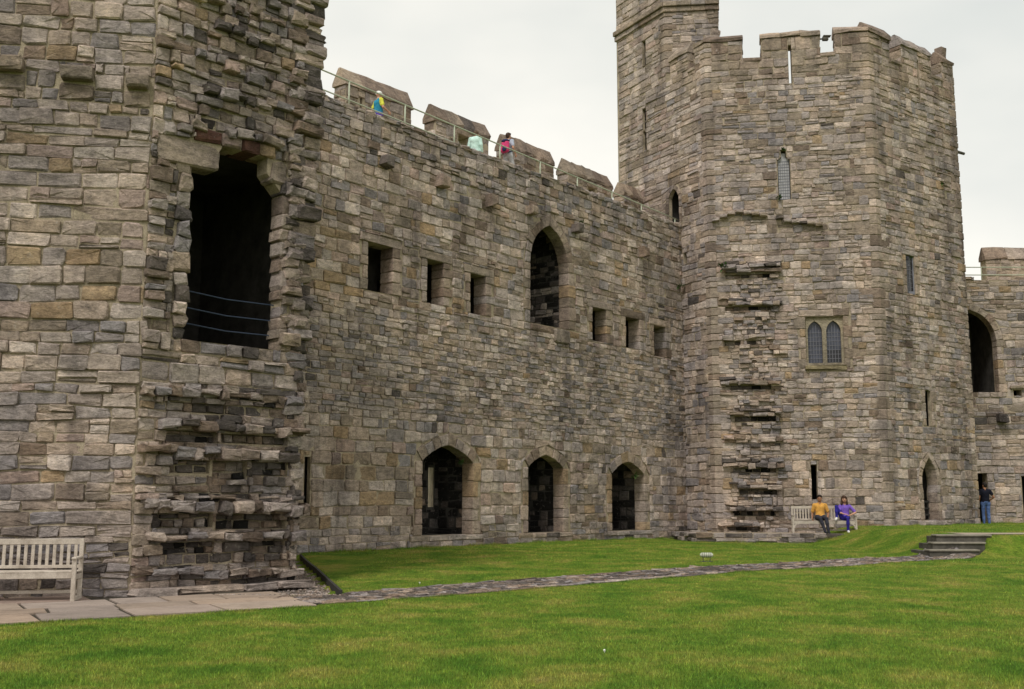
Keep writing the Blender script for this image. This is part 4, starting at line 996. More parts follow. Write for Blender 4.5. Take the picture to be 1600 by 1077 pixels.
ledge(S, FW, 4.3, 5.6, 6.44, 6.62, 0.1, 0.2, (0.4, 0.7), MIX_GREY, 0, 'ledge_stone', 0)
S.finish(limit=200); C.build(far)
# ================================================================== ground
def axis(lo, hi, step, far0, far1):
    a = list(np.arange(lo, hi + 1e-6, step)); g = step * 2
    x = hi
    while x < far1: x += g; g *= 1.5; a.append(min(x, far1))
    x = lo; g = step * 2
    while x > far0: x -= g; g *= 1.5; a.insert(0, max(x, far0))
    return a
xs = axis(-14, 28, 0.25, -1200, 1200); ys = axis(5, 50, 0.25, -1200, 1200)
gv = [(x, y, ground_z(x, y)) for y in ys for x in xs]; nx = len(xs)
gf = [(j * nx + i, j * nx + i + 1, (j + 1) * nx + i + 1, (j + 1) * nx + i) for j in range(len(ys) - 1) for i in range(nx - 1)]
# the stone steps cut into the bank
ST_X = lambda i: (10.95 + 0.22 * i, 12.25 + 0.30 * i)
def in_steps(x, y): return 10.5 < x < 13.1 and 29.15 < y < 30.6 and x < 12.15 + (y - 29.2) * 0.75 and x > 11.0 + (y - 29.2) * 0.6
gv = [(x, y, min(z, 0.12) if in_steps(x, y) else z) for x, y, z in gv]
lawn = mesh_obj('lawn_ground', gv, gf, M_GRASS, smooth=True); tagit(lawn, kind='structure')

M_SOIL = simple('dark_soil', (0.05, 0.042, 0.03), 0.95, 20, 0.5, 0.01)
# cobbled path
PATH = Floor((-4.6, 15.48), (12.1, 29.19), ground_z); PWID = 1.42
pm = MB(); k = 90
for i in range(k):
    u0, u1 = PATH.L * i / k, PATH.L * (i + 1) / k
    for j in range(6):
        z0, z1 = PWID * j / 6, PWID * (j + 1) / 6
        pm.add([PATH.P(u0, z0, 0.012), PATH.P(u1, z0, 0.012), PATH.P(u1, z1, 0.012), PATH.P(u0, z1, 0.012)], [(0, 1, 2, 3)])
path = empty('cobbled_path', PATH.P(9, 0.7), None, None); tagit(path, kind='structure')
pm.build('path_bed', M_GRAVEL, path, origin=path.location)
S = Stones(path)
MIXP = dict(tan=0.3, grey=0.6, brown=2.2, blue=1.2, dark=3)
masonry(S, PATH, 1.9, PATH.L, 0.14, PWID - 0.13, lambda u, z: dict(h=(0.12, 0.2), w=(0.12, 0.27), split=0, mix=MIXP, d=(0.021, 0.003)), wave=0.015, back=-0.02)
for z0 in (0.0, PWID - 0.13):
    masonry(S, PATH, 1.9, PATH.L, z0, z0 + 0.13, lambda u, z: dict(h=(0.12, 0.13), w=(0.25, 0.6), split=0, mix=dict(tan=0.6, brown=1.8, blue=1.4, grey=0.8, dark=0.8), d=(0.026, 0.004)), wave=0.01, back=-0.02)
S.finish('cobble', 'cobbles')

# flagstones by the ruined tower
PAV = Floor((-11.5, 10.5), (-2.85, 16.62), lambda x, y: 0.0)
pav = empty('paving', PAV.P(6, 1.2), None, None); tagit(pav, kind='structure')
MB().add([PAV.P(0, 0.03, 0.010), PAV.P(PAV.L - 0.03, 0.03, 0.010), PAV.P(PAV.L + 0.5, 2.6, 0.010), PAV.P(PAV.L - 1, 5, 0.010), PAV.P(0, 5, 0.010)], [(0, 1, 2, 3, 4)]).build('paving_bed', M_SOIL, pav, origin=pav.location)
for row, (z0, z1) in enumerate(((0.0, 1.02), (1.02, 1.75), (1.75, 2.75), (2.75, 3.8), (3.8, 5.0))):
    u = 3.0 + random.uniform(0, 0.5); uend = PAV.L + 0.2 * z0 if row < 3 else PAV.L - 2.5
    while u < uend - 0.1:
        l = random.uniform(0.75, 1.35)
        if uend - u - l < 0.5: l = uend - u
        g = 0.028; j = lambda: random.uniform(-0.012, 0.012)
        t = 0.036 + random.uniform(-0.004, 0.004)
        q = [(u + g + j(), z0 + g + j()), (u + l - g + j(), z0 + g + j()), (u + l - g + j() + 0.1, z1 - g + j()), (u + g + j() + 0.1, z1 - g + j())]
        cu = sum(p[0] for p in q) / 4; cz = sum(p[1] for p in q) / 4
        ins = [(a + (cu - a) * 0.02, b + (cz - b) * 0.02) for a, b in q]
        v = [PAV.P(a, b, 0.0) for a, b in q] + [PAV.P(a, b, t - 0.008) for a, b in q] + [PAV.P(a, b, t + j() * 0.3) for a, b in ins]
        f = [(r + i, r + (i + 1) % 4, r + 4 + (i + 1) % 4, r + 4 + i) for r in (0, 4) for i in range(4)] + [(8, 9, 10, 11)]
        tint = pick(dict(tan=3, pink=0.8, grey=1.6))
        mesh_obj('flagstone', v, f, M_FLAG, pav, [tuple(c * q_ for c, q_ in zip(tint[:3], (0.74, 0.71, 0.67))) + (1,)] * 12, origin=pav.location)
        u += l
# gravel strip with its edging board
gs = MB()
for i in range(30):
    y0, y1 = 18.2 + i * 0.34, 18.2 + (i + 1) * 0.34
    xb = lambda y: -2.85 - (y - 18.75) * 0.2615 - 0.06
    gs.add([(xb(y0) - 2.4, y0, ground_z(xb(y0) - 0.6, y0) + 0.012), (xb(y0), y0, ground_z(xb(y0) - 0.6, y0) + 0.012), (xb(y1), y1, ground_z(xb(y1) - 0.6, y1) + 0.012), (xb(y1) - 2.4, y1, ground_z(xb(y1) - 0.6, y1) + 0.012)], [(0, 1, 2, 3)])
grav = gs.build('gravel_strip', M_GRAVEL); tagit(grav, kind='structure')
peb = MB(); T = []
for i in range(2600):
    y = 18.3 + 6.5 * random.random() ** 1.6; x = xb(y) - 2.0 * random.random()
    r = random.uniform(0.012, 0.032); z = ground_z(xb(y) - 0.6, y) + 0.014 + r * 0.3
    a = random.uniform(0, 3.14); e = random.uniform(0.6, 1)
    ca, sa = math.cos(a) * r, math.sin(a) * r
    peb.add([(x + ca, y + sa, z), (x - sa * e, y + ca * e, z), (x - ca, y - sa, z), (x + sa * e, y - ca * e, z), (x, y, z + r * 0.7), (x, y, z - r * 0.5)], [(0, 1, 4), (1, 2, 4), (2, 3, 4), (3, 0, 4), (1, 0, 5), (2, 1, 5), (3, 2, 5), (0, 3, 5)])
    T += [pick(dict(tan=2, grey=2, brown=1, pale=1))] * 6
tagit(mesh_obj('gravel', peb.v, peb.f, M_STONE, None, T), 'brown gravel strip between ruined tower and lawn edging', 'gravel', kind='stuff')
eb = MB()
for i in range(6):
    ya, yb = 18.75 + i * 1.58, 18.75 + (i + 1) * 1.58
    xa, xb_ = -2.85 - (ya - 18.75) * 0.2615, -2.85 - (yb - 18.75) * 0.2615
    eb.bar((xa, ya, ground_z(xa + 0.3, ya) - 0.02), (xb_, yb, ground_z(xb_ + 0.3, yb) - 0.02), 0.05, 0.16)
ed = eb.build('edging_board', M_DARKWOOD); tagit(ed, 'dark edging board holding the lawn corner beside the gravel', 'edging')
# path along the top of the bank
tp = MB()
for i in range(40):
    x0, x1 = 12.3 + i * 0.4, 12.3 + (i + 1) * 0.4
    g = lambda x, y: ground_z(x, y) + 0.012
    for y0, y1 in ((30.3, 31.0), (31.0, 31.8)):
        tp.add([(x0, y0, g(x0, y0)), (x1, y0, g(x1, y0)), (x1, y1, g(x1, y1)), (x0, y1, g(x0, y1))], [(0, 1, 2, 3)])
tpo = tp.build('terrace_path', M_SLAB); tagit(tpo, kind='structure')

# steps
steps = empty('stone_steps', (11.6, 29.8, 0.1), 'short flight of dark stone steps cut into the grass bank', 'steps')
for i, zt in enumerate((0.30, 0.48, 0.67)):
    x0, x1 = ST_X(i); y0 = 29.32 + 0.32 * i
    MB().box(((x0 + x1) / 2, (y0 + 31.0 - 0.3) / 2 + 0.03, (zt - 0.05 - 0.1) / 2), (x1 - x0, 31.0 - 0.3 - y0, zt - 0.05 + 0.1), ch=0.01).build('riser', M_STEP, steps, steps.location)
    MB().box(((x0 + x1) / 2, y0 + 0.19, zt - 0.025), (x1 - x0 + 0.03, 0.4, 0.05), ch=0.012).build('tread', M_TREAD, steps, steps.location)

# rough stone platform in front of the tower
PF = TC.off(2.65)
plat = empty('stone_platform', PF.P(1.6, 0.0, -1), 'low rough stone platform along the foot of the polygonal tower', 'platform')
S = Stones(plat); C = Core()
PE = Wall(W.P(18.4, 0)[:2], PF.P(-0.75, 0)[:2])
C.sheet(PF, rect(-0.75, 4.6, -0.2, 0.40), []); C.sheet(PE, rect(0, PE.L, -0.2, 0.40), [])
C.mb.add([PF.P(-0.75, 0.40), PF.P(4.6, 0.40), PF.P(4.6, 0.40, -2.6), PE.P(0, 0.40)], [(0, 1, 2, 3)])
zp = lambda u, z: dict(h=(0.1, 0.17), w=(0.3, 0.75), split=0, mix=dict(grey=2, dark=2, blue=1, tan=0.6, brown=0.6), d=(0.04, 0.05))
masonry(S, PF, -0.75, 4.6, 0.0, 0.44, zp, back=-0.4); masonry(S, PE, 0, PE.L, 0.0, 0.42, zp, back=-0.4)
S.finish(); C.build(plat)

# ------------------------------------------------------------------ grass blades
def blades(seed, rows):
    rng = np.random.default_rng(seed); V = []
    for d0, d1, dens, hgt, wid in rows:
        n = int(dens * 0.52 * (d1 * d1 - d0 * d0))
        y = np.sqrt(rng.uniform(d0 * d0, d1 * d1, n)); x = rng.uniform(-0.52, 0.52, n) * y
        # walls and other ground
        def side(w, o=0.0): return (x - w.a.x) * w.n.x + (y - w.a.y) * w.n.y - o
        ok = (side(W, 0.02) > 0)
        ok &= ~((side(LA) < 0.1) & (x < -6.0)); ok &= ~((side(LB) < 0.3) & (x < -3.3) & (y < 29))
        pu = (x - PATH.a.x) * PATH.d.x + (y - PATH.a.y) * PATH.d.y; pz = -((x - PATH.a.x) * PATH.n.x + (y - PATH.a.y) * PATH.n.y)
        ok &= ~((pz > 0.01) & (pz < PWID - 0.02) & (pu > 0) & (pu < PATH.L + 0.2))
        vu = (x - PAV.a.x) * PAV.d.x + (y - PAV.a.y) * PAV.d.y; vz = -((x - PAV.a.x) * PAV.n.x + (y - PAV.a.y) * PAV.n.y)
        ok &= ~((vz > 0.0) & (vz < 5.2) & (vu < PAV.L + 0.05))
        xbb = -2.85 - (y - 18.75) * 0.2615; ok &= ~((x < xbb + 0.03) & (y > 18))
        ok &= (side(TC, 0.05) > 0) | (x < 8) | (x > 14); ok &= (side(TR, 0.05) > 0) | (x < 14)
        ok &= ~((side(PF) < 0.0) & (x > 5.5) & (x < 11.3) & (y > 38))
        ok &= ~((x > 12.2) & (y > 30.3) & (y < 31.8)); ok &= ~((x > 10.5) & (x < 13.1) & (y > 29.15) & (y < 30.9) & (x < 12.28 + (y - 29.2) * 0.75) & (x > 10.93 + (y - 29.2) * 0.6))
        x, y = x[ok], y[ok]; n = len(x)
        z = np.array([ground_z(a, b) for a, b in zip(x.tolist(), y.tolist())]) - 0.004
        a = rng.uniform(0, 6.283, n); h = hgt * rng.uniform(0.55, 1.25, n); l = h * np.abs(rng.normal(0, 0.5, n)); la = rng.uniform(0, 6.283, n); w = wid * rng.uniform(0.6, 1.3, n)
        p = np.zeros((n, 3, 3)); cx, sx = np.cos(a) * w / 2, np.sin(a) * w / 2
        p[:, 0] = np.stack([x - cx, y - sx, z], 1); p[:, 1] = np.stack([x + cx, y + sx, z], 1); p[:, 2] = np.stack([x + np.cos(la) * l, y + np.sin(la) * l, z + h], 1)
        V.append(p.reshape(-1, 3))
    V = np.concatenate(V); nv = len(V); nf = nv // 3
    me = bpy.data.meshes.new('grass'); me.vertices.add(nv); me.vertices.foreach_set('co', V.astype(np.float32).ravel())
    me.loops.add(nv); me.loops.foreach_set('vertex_index', np.arange(nv, dtype=np.int32))
    me.polygons.add(nf); me.polygons.foreach_set('loop_start', np.arange(0, nv, 3, dtype=np.int32))
    rng = np.random.default_rng(seed + 50); g = rng.uniform(0.55, 1.5, nf); hsh = rng.uniform(-0.16, 0.16, nf)
    col = np.ones((nf, 3, 4), dtype=np.float32); col[..., 0] = (g * (1 + hsh))[:, None]; col[..., 1] = g[:, None]; col[..., 2] = (g * (1 - hsh))[:, None]
    me.update(calc_edges=True); me.materials.append(M_BLADE)
    ca = me.color_attributes.new('tint', 'FLOAT_COLOR', 'POINT'); ca.data.foreach_set('color', col.ravel())
    o = bpy.data.objects.new('grass', me); COL.objects.link(o)
    return tagit(o, 'short mown green and yellowing lawn grass across the courtyard', 'grass', kind='stuff')
blades(3, ((8.0, 12, 3200, 0.036, 0.0062), (12, 18, 1700, 0.034, 0.0078), (18, 26, 750, 0.030, 0.0095), (26, 46, 230, 0.034, 0.016)))
# unmown fringe at the foot of the walls and along the path
def fringe(seed, lines):
    rng = np.random.default_rng(seed); V = []
    for (a, b, per, hgt, spread) in lines:
        L_ = math.hypot(b[0] - a[0], b[1] - a[1]); n = int(per * L_); t = rng.uniform(0, 1, n)
        clump = 0.35 + 0.65 * np.clip(np.sin(t * L_ * 2.3 + seed) * 0.5 + np.sin(t * L_ * 5.9) * 0.4 + 0.5, 0, 1)
        nx_, ny_ = -(b[1] - a[1]) / L_, (b[0] - a[0]) / L_; o = rng.normal(0, spread, n)
        x = a[0] + (b[0] - a[0]) * t + nx_ * o; y = a[1] + (b[1] - a[1]) * t + ny_ * o
        z = np.array([ground_z(i, j) for i, j in zip(x.tolist(), y.tolist())]) - 0.004
        h = hgt * clump * rng.uniform(0.4, 1.3, n); w = 0.007 * rng.uniform(0.6, 1.5, n); q = rng.uniform(0, 6.283, n); l = h * np.abs(rng.normal(0, 0.45, n)); la = rng.uniform(0, 6.283, n)
        p = np.zeros((n, 3, 3)); cx, sx = np.cos(q) * w / 2, np.sin(q) * w / 2
        p[:, 0] = np.stack([x - cx, y - sx, z], 1); p[:, 1] = np.stack([x + cx, y + sx, z], 1); p[:, 2] = np.stack([x + np.cos(la) * l, y + np.sin(la) * l, z + h], 1)
        V.append(p.reshape(-1, 3))
    V = np.concatenate(V); n = len(V)
    me = bpy.data.meshes.new('grass_fringe'); me.from_pydata([tuple(v) for v in V.tolist()], [], [(i, i + 1, i + 2) for i in range(0, n, 3)]); me.materials.append(M_BLADE)
    col = np.ones((n, 4), dtype=np.float32); col[:, :3] = np.repeat(rng.uniform(0.55, 1.3, n // 3), 3)[:, None]
    ca = me.color_attributes.new('tint', 'FLOAT_COLOR', 'POINT'); ca.data.foreach_set('color', col.ravel())
    o = bpy.data.objects.new('grass_fringe', me); COL.objects.link(o)
    return tagit(o, 'longer unmown grass along the wall feet and path edges', 'grass', kind='stuff')
wl = lambda w, u0, u1, n: (w.P(u0, 0, n)[:2], w.P(u1, 0, n)[:2])
fringe(4, [(*wl(W, 0, 19.4, 0.10), 420, 0.10, 0.035), (*wl(PF, -0.8, 4.4, 0.08), 420, 0.11, 0.04), (*wl(TR, 0.2, 5.8, 0.10), 350, 0.09, 0.04), (PATH.P(2.2, -0.01)[:2], PATH.P(PATH.L, -0.01)[:2], 520, 0.045, 0.022), (PATH.P(2.2, PWID + 0.01)[:2], PATH.P(PATH.L, PWID + 0.01)[:2], 520, 0.05, 0.022),
           (PAV.P(2.5, -0.015)[:2], PAV.P(PAV.L, -0.015)[:2], 700, 0.05, 0.02), ((-2.82, 18.75), (-5.2, 28.0), 420, 0.06, 0.03), (*wl(FW, 1.4, 7, 0.12), 250, 0.10, 0.05)])
# white daisies
dm = MB()
for i in range(4):
    y = random.uniform(10, 38); x = random.uniform(-0.38, 0.42) * y
    if (x - W.a.x) * W.n.x + (y - W.a.y) * W.n.y < 0.5 or x < -2.5 and y > 14: continue
    pz = -((x - PATH.a.x) * PATH.n.x + (y - PATH.a.y) * PATH.n.y)
    if -0.1 < pz < 1.6: continue
    z = ground_z(x, y) + 0.035; r = random.uniform(0.010, 0.018)
    v = [(x + r * math.cos(t * 1.047), y + r * math.sin(t * 1.047), z + 0.004 * (t % 2)) for t in range(6)]
    dm.add(v + [(x, y, z + 0.012), (x, y, z - 0.03)], [(t, (t + 1) % 6, 6) for t in range(6)] + [(t, (t + 1) % 6, 7) for t in range(6)])
tagit(dm.build('daisies', M_DAISY), 'tiny white daisies scattered over the lawn', 'flowers', kind='stuff')

# ================================================================== benches
def bench(label, loc, rz, width, h=0.92, brace=False):
    b = empty('garden_bench', loc, label, 'bench', 'slatted wooden garden benches', rz)
    hw = width / 2; sd = 0.46; o = None
    def part(name, *args, **kw): MB().bar(*args, **kw).build(name, M_WOOD, b)
    for s in (-1, 1):
        x = s * (hw - 0.035)
        part('back_leg', (x, sd / 2, 0), (x, sd / 2 + 0.03, h), 0.065, 0.055, ch=0.006, up=(0, 1, 0))
        part('front_leg', (x, -sd / 2, 0), (x, -sd / 2, 0.63), 0.065, 0.065, ch=0.006, up=(0, 1, 0))
        part('armrest', (x, -sd / 2 - 0.06, 0.645), (x, sd / 2 + 0.01, 0.645), 0.075, 0.035, ch=0.008)
        part('side_rail', (x, -sd / 2, 0.36), (x, sd / 2, 0.36), 0.045, 0.07, ch=0.004)
        part('side_stretcher', (x, -sd / 2 - 0.02, 0.035), (x, sd / 2 + 0.06, 0.035), 0.07, 0.06, ch=0.004)
        if brace:
            m = MB()
            for k in range(4):
                a0, a1 = k * math.pi / 8, (k + 1) * math.pi / 8
                p = lambda a: (s * (hw - 0.07 - 0.16 * (1 - math.cos(a))), -sd / 2, 0.36 - 0.16 * (1 - math.sin(a)))
                m.bar(p(a0), p(a1), 0.05, 0.05)
            m.build('leg_brace', M_WOOD, b)
    part('seat_front_rail', (-hw + 0.07, -sd / 2, 0.385), (hw - 0.07, -sd / 2, 0.385), 0.035, 0.085, ch=0.005)
    for k in range(5): part('seat_slat', (-hw + 0.01, -0.21 + k * 0.095, 0.443), (hw - 0.01, -0.21 + k * 0.095, 0.438), 0.075, 0.022, ch=0.004)
    part('top_rail', (-hw + 0.06, sd / 2 + 0.026, h - 0.045), (hw - 0.06, sd / 2 + 0.026, h - 0.045), 0.035, 0.09, ch=0.006)
    part('lower_back_rail', (-hw + 0.06, sd / 2 + 0.008, 0.50), (hw - 0.06, sd / 2 + 0.008, 0.50), 0.035, 0.05, ch=0.004)
    n = int((width - 0.16) / 0.098)
    for k in range(n):
        x = -hw + 0.12 + (width - 0.24) * k / (n - 1)
        part('back_slat', (x, sd / 2 + 0.010, 0.52), (x, sd / 2 + 0.024, h - 0.085), 0.05, 0.018, ch=0.003, up=(0, 1, 0))
    part('foot_rail', (-hw + 0.05, 0.12, 0.12), (hw - 0.05, 0.12, 0.12), 0.04, 0.05, ch=0.004)
    return b
ang = lambda w: math.atan2(w.d.y, w.d.x)
bench('pale slatted bench standing empty on the flagstones by the ruined tower', (-7.50, 17.26, 0.03), ang(LA), 1.62, 0.93)
BC = TC.off(2.0); bl = BC.P(3.80, 0.42)
bench('pale slatted bench with two people sitting on it', bl, ang(TC), 2.25, 0.97, True)
bench('pale slatted bench cut off by the right picture edge, before the far wall', (22.75, 46.9, 0.60), R(6), 1.8, 0.95)

# ================================================================== people
def surface_nets(f, lo, step):
    s = f < 0
    nx_, ny_, nz_ = f.shape
    acc = np.zeros((nx_ - 1, ny_ - 1, nz_ - 1, 3)); cnt = np.zeros((nx_ - 1, ny_ - 1, nz_ - 1))
    corners = [(i, j, k) for i in (0, 1) for j in (0, 1) for k in (0, 1)]
    sl = lambda c: (slice(c[0], nx_ - 1 + c[0]), slice(c[1], ny_ - 1 + c[1]), slice(c[2], nz_ - 1 + c[2]))
    for a in corners:
        for ax in range(3):
            if a[ax]: continue
            b = list(a); b[ax] = 1
            fa_, fb_ = f[sl(a)], f[sl(b)]; m_ = (fa_ < 0) != (fb_ < 0)
            t = np.where(m_, fa_ / np.where(m_, fa_ - fb_, 1), 0)
            for q in range(3): acc[..., q] += m_ * (a[q] + (t if q == ax else 0))
            cnt += m_
    act = cnt > 0; idx = -np.ones(act.shape, int); idx[act] = np.arange(act.sum())
    base = np.argwhere(act); V = (base + acc[act] / cnt[act][:, None]) * step + lo
    F = []
    for ax in range(3):
        o1, o2 = (ax + 1) % 3, (ax + 2) % 3
        n = [nx_, ny_, nz_]
        sA = [slice(1, n[q] - 1) for q in range(3)]; sB = [slice(1, n[q] - 1) for q in range(3)]
        sA[ax] = slice(0, n[ax] - 1); sB[ax] = slice(1, n[ax])
        m_ = s[tuple(sA)] != s[tuple(sB)]; ins = s[tuple(sA)][m_]
        p = np.argwhere(m_); 
        for q in range(3):
            if q != ax: p[:, q] += 1
        def g(d1, d2):
            r = p.copy(); r[:, o1] -= d1; r[:, o2] -= d2; return idx[r[:, 0], r[:, 1], r[:, 2]]
        qd = np.stack([g(1, 1), g(0, 1), g(0, 0), g(1, 0)], 1)
        qd[~ins] = qd[~ins][:, ::-1]
        F.append(qd)
    return V, np.concatenate(F)
def prim_d(P, pr):
    if pr[0] == 'c':
        a, b = np.array(pr[1]), np.array(pr[2]); ab = b - a; t = np.clip(((P - a) @ ab) / max(ab @ ab, 1e-9), 0, 1)
        return np.linalg.norm(P - a - t[..., None] * ab, axis=-1) - (pr[3] + (pr[4] - pr[3]) * t)
    c, r = np.array(pr[1]), np.array(pr[2]); q = (P - c) / r; l = np.linalg.norm(q, axis=-1)
    return (l - 1) * min(r) if False else l * (l - 1) / np.maximum(np.linalg.norm(q / r, axis=-1), 1e-6)
def sdf_mesh(prims, step=0.013, k=0.018):
    pts = np.array([p for pr in prims for p in ([pr[1], pr[2]] if pr[0] == 'c' else [np.array(pr[1]) - np.array(pr[2]), np.array(pr[1]) + np.array(pr[2])])])
    lo = pts.min(0) - 0.16; hi = pts.max(0) + 0.16
    ax = [np.arange(lo[q], hi[q] + step, step) for q in range(3)]
    f = np.full([len(a) for a in ax], 1.0)
    for pr in prims:
        if pr[0] == 'c': r = max(pr[3], pr[4]); mn = np.minimum(pr[1], pr[2]) - r - 0.08; mxx = np.maximum(pr[1], pr[2]) + r + 0.08
        else: mn = np.array(pr[1]) - np.array(pr[2]) - 0.08; mxx = np.array(pr[1]) + np.array(pr[2]) + 0.08
        sl = tuple(slice(max(0, int((mn[q] - lo[q]) / step)), min(len(ax[q]), int((mxx[q] - lo[q]) / step) + 2)) for q in range(3))
        G = np.stack(np.meshgrid(ax[0][sl[0]], ax[1][sl[1]], ax[2][sl[2]], indexing='ij'), -1)
        d = prim_d(G, pr); g = f[sl]; kk = pr[-1] if isinstance(pr[-1], float) and len(pr) > (6 if pr[0] == 'c' else 4) else k
        h = np.maximum(kk - np.abs(g - d), 0) / kk
        f[sl] = np.minimum(g, d) - h * h * kk * 0.25
    V, F = surface_nets(f, lo, step)
    ctr = V[F].mean(1); best = np.full(len(ctr), 9.0); mi = np.zeros(len(ctr), int)
    for pr in prims:
        d = prim_d(ctr, pr); m_ = d < best; best[m_] = d[m_]; mi[m_] = pr[5] if pr[0] == 'c' else pr[3]
    return V, F, mi
def clothm(name, col, amt=0.25): return simple(name, tuple(0.88 * c + 0.04 * sum(col) for c in col), 0.9, 9, amt + 0.12, 0.05, 0.15)
M_SKIN = simple('skin', (0.50, 0.27, 0.18), 0.6, 10, 0.1, 0.001); M_SKIN2 = simple('tanned_skin', (0.33, 0.16, 0.09), 0.6, 10, 0.1, 0.001)
M_HAIR = simple('dark_hair', (0.018, 0.012, 0.010), 0.6, 60, 0.5, 0.006); M_HAIRB = simple('brown_hair', (0.06, 0.03, 0.018), 0.6, 60, 0.5, 0.006); M_HAIRL = simple('light_brown_hair', (0.10, 0.06, 0.035), 0.6, 60, 0.5, 0.006)
M_EYE = simple('eye_dark', (0.02, 0.015, 0.012), 0.3, 10, 0.1, 0.0); M_LIP = simple('lip', (0.34, 0.12, 0.09), 0.5, 10, 0.1, 0.0)
SK, SH, TRS, SHOE, SLV, EYE, LIP = range(7)
def lerp(a, b, t): return tuple(a[i] + (b[i] - a[i]) * t for i in range(3))
def person(label, loc, rz, J, mats, hair, sleeve=0.55, slim=1.0, hem=0.0, face=True, mixed_sleeve=False):
    """J: joints in metres, facing -y. mats: skin, shirt, trousers, shoes, sleeves"""
    P = []
    cap = lambda a, b, r0, r1, m, *k: P.append(('c', a, b, r0, r1, m, *k))
    ell = lambda c, r, m, *k: P.append(('e', c, r, m, *k))
    H = J['head']; nb = J['neck']; ch = J['chest']; wa = J['waist']; pe = J['pelvis']
    fx, fy = J.get('look', (0, -1)); fl = math.hypot(fx, fy); fx, fy = fx / fl, fy / fl
    at = lambda s_, f_, u_: (H[0] + s_ * -fy + f_ * fx, H[1] + s_ * fx + f_ * fy, H[2] + u_)
    # head: skull, jaw, nose, ears
    ell(at(0, -0.012, 0.018), (0.078, 0.092, 0.100), SK); ell(at(0, 0.022, -0.05), (0.058, 0.062, 0.068), SK, 0.05)
    cap(at(0, 0.082, 0.012), at(0, 0.104, -0.024), 0.010, 0.016, SK, 0.012)
    for s_ in (-1, 1):
        ell(at(s_ * 0.078, -0.01, -0.005), (0.014, 0.022, 0.030), SK)
        if face: ell(at(s_ * 0.031, 0.078, 0.012), (0.014, 0.011, 0.008), EYE, 0.004)
        cap(at(s_ * 0.018, 0.084, 0.030), at(s_ * 0.045, 0.075, 0.030), 0.006, 0.005, EYE if face else SK, 0.004)
    if face: cap(at(-0.020, 0.078, -0.056), at(0.020, 0.078, -0.056), 0.007, 0.007, LIP, 0.004)
    cap(lerp(nb, H, -0.1), lerp(nb, H, 0.6), 0.058 * slim, 0.052 * slim, SK)
    # torso
    k = slim
    cap(lerp(ch, wa, -0.05), wa, 0.135 * k, 0.120 * k, SH, 0.06)
    for s_ in ('r', 'l'):
        sh = J['sh_' + s_]; cap(lerp(ch, sh, 0.15), lerp(ch, sh, 0.92), 0.105 * k, 0.068 * k, SH, 0.05); cap(nb, sh, 0.055 * k, 0.062 * k, SH, 0.04)
        cap(lerp(wa, J['hip_' + s_], 0.1), lerp(wa, J['hip_' + s_], 0.55 + hem), 0.115 * k, 0.108 * k, SH, 0.05)
        cap(lerp(ch, sh, 0.35), lerp(wa, J['hip_' + s_], 0.4), 0.105 * k, 0.105 * k, SH, 0.05)
        # arms
        el, wr = J['el_' + s_], J['wr_' + s_]
        if sleeve <= 1:
            cap(sh, lerp(sh, el, sleeve), 0.064 * k, 0.066 * k, SLV, 0.02); cap(lerp(sh, el, sleeve * 0.9), el, 0.044 * k, 0.038 * k, SK); cap(el, wr, 0.040 * k, 0.027 * k, SK)
        else:
            cap(sh, el, 0.066 * k, 0.055 * k, SLV, 0.02); cap(el, lerp(el, wr, 0.92), 0.054 * k, 0.040 * k, SLV, 0.02); cap(lerp(el, wr, 0.8), wr, 0.03, 0.027, SK)
        # hand: palm, four fingers, thumb
        hd = Vector(J.get('hd_' + s_, tuple(Vector(wr) - Vector(el)))).normalized()
        pn_ = Vector(J.get('pn_' + s_, (1 if s_ == 'r' else -1, 0, 0))); pn_ = (pn_ - hd * pn_.dot(hd)).normalized(); ac = hd.cross(pn_)
        w0 = Vector(wr)
        for q in range(4):
            a = w0 + hd * 0.02 + ac * (q - 1.5) * 0.016; b = w0 + hd * 0.085 + ac * (q - 1.5) * 0.021
            cap(tuple(a), tuple(b), 0.015, 0.011, SK, 0.006)
            ln = (0.060, 0.072, 0.066, 0.050)[q]; m_ = b + hd * ln * 0.5 + pn_ * 0.012; e_ = m_ + hd * ln * 0.38 + pn_ * 0.030
            cap(tuple(b), tuple(m_), 0.0105, 0.0095, SK, 0.002); cap(tuple(m_), tuple(e_), 0.0095, 0.008, SK, 0.002)
        tsd = -1
        a = w0 + hd * 0.025 + ac * tsd * 0.026; b = a + hd * 0.038 + ac * tsd * 0.026 + pn_ * 0.012; c_ = b + hd * 0.034 + ac * tsd * 0.006 + pn_ * 0.012
        cap(tuple(a), tuple(b), 0.014, 0.012, SK, 0.006); cap(tuple(b), tuple(c_), 0.012, 0.009, SK, 0.002)
        # legs
        hp, kn, an, to = (J[n_ + s_] for n_ in ('hip_', 'kn_', 'an_', 'to_'))
        cap(lerp(pe, hp, 0.3), lerp(hp, kn, 0.08), 0.112 * k, 0.100 * k, TRS, 0.05)
        cap(hp, kn, 0.094 * k, 0.062 * k, TRS, 0.03); cap(kn, lerp(kn, an, 0.4), 0.062 * k, 0.064 * k, TRS, 0.02); cap(lerp(kn, an, 0.4), lerp(kn, an, 0.93), 0.062 * k, 0.048 * k, TRS, 0.02)
        cap(lerp(kn, an, 0.85), an, 0.040, 0.038, SHOE if not J.get('bare_ankle') else SK)
        A, T_ = Vector(an), Vector(to); hl = A - (T_ - A).normalized() * 0.045
        cap((hl.x, hl.y, hl.z - 0.035), (T_.x, T_.y, T_.z), 0.040, 0.034, SHOE)
        cap(an, lerp(an, to, 0.5), 0.040, 0.036, SHOE)
    V, F, mi = sdf_mesh(P)
    root = empty('person', loc, label, 'person', None, rz)
    used = [mats[0], mats[1], mats[2], mats[3], mats[4] if len(mats) > 4 else mats[1], M_EYE, M_LIP]
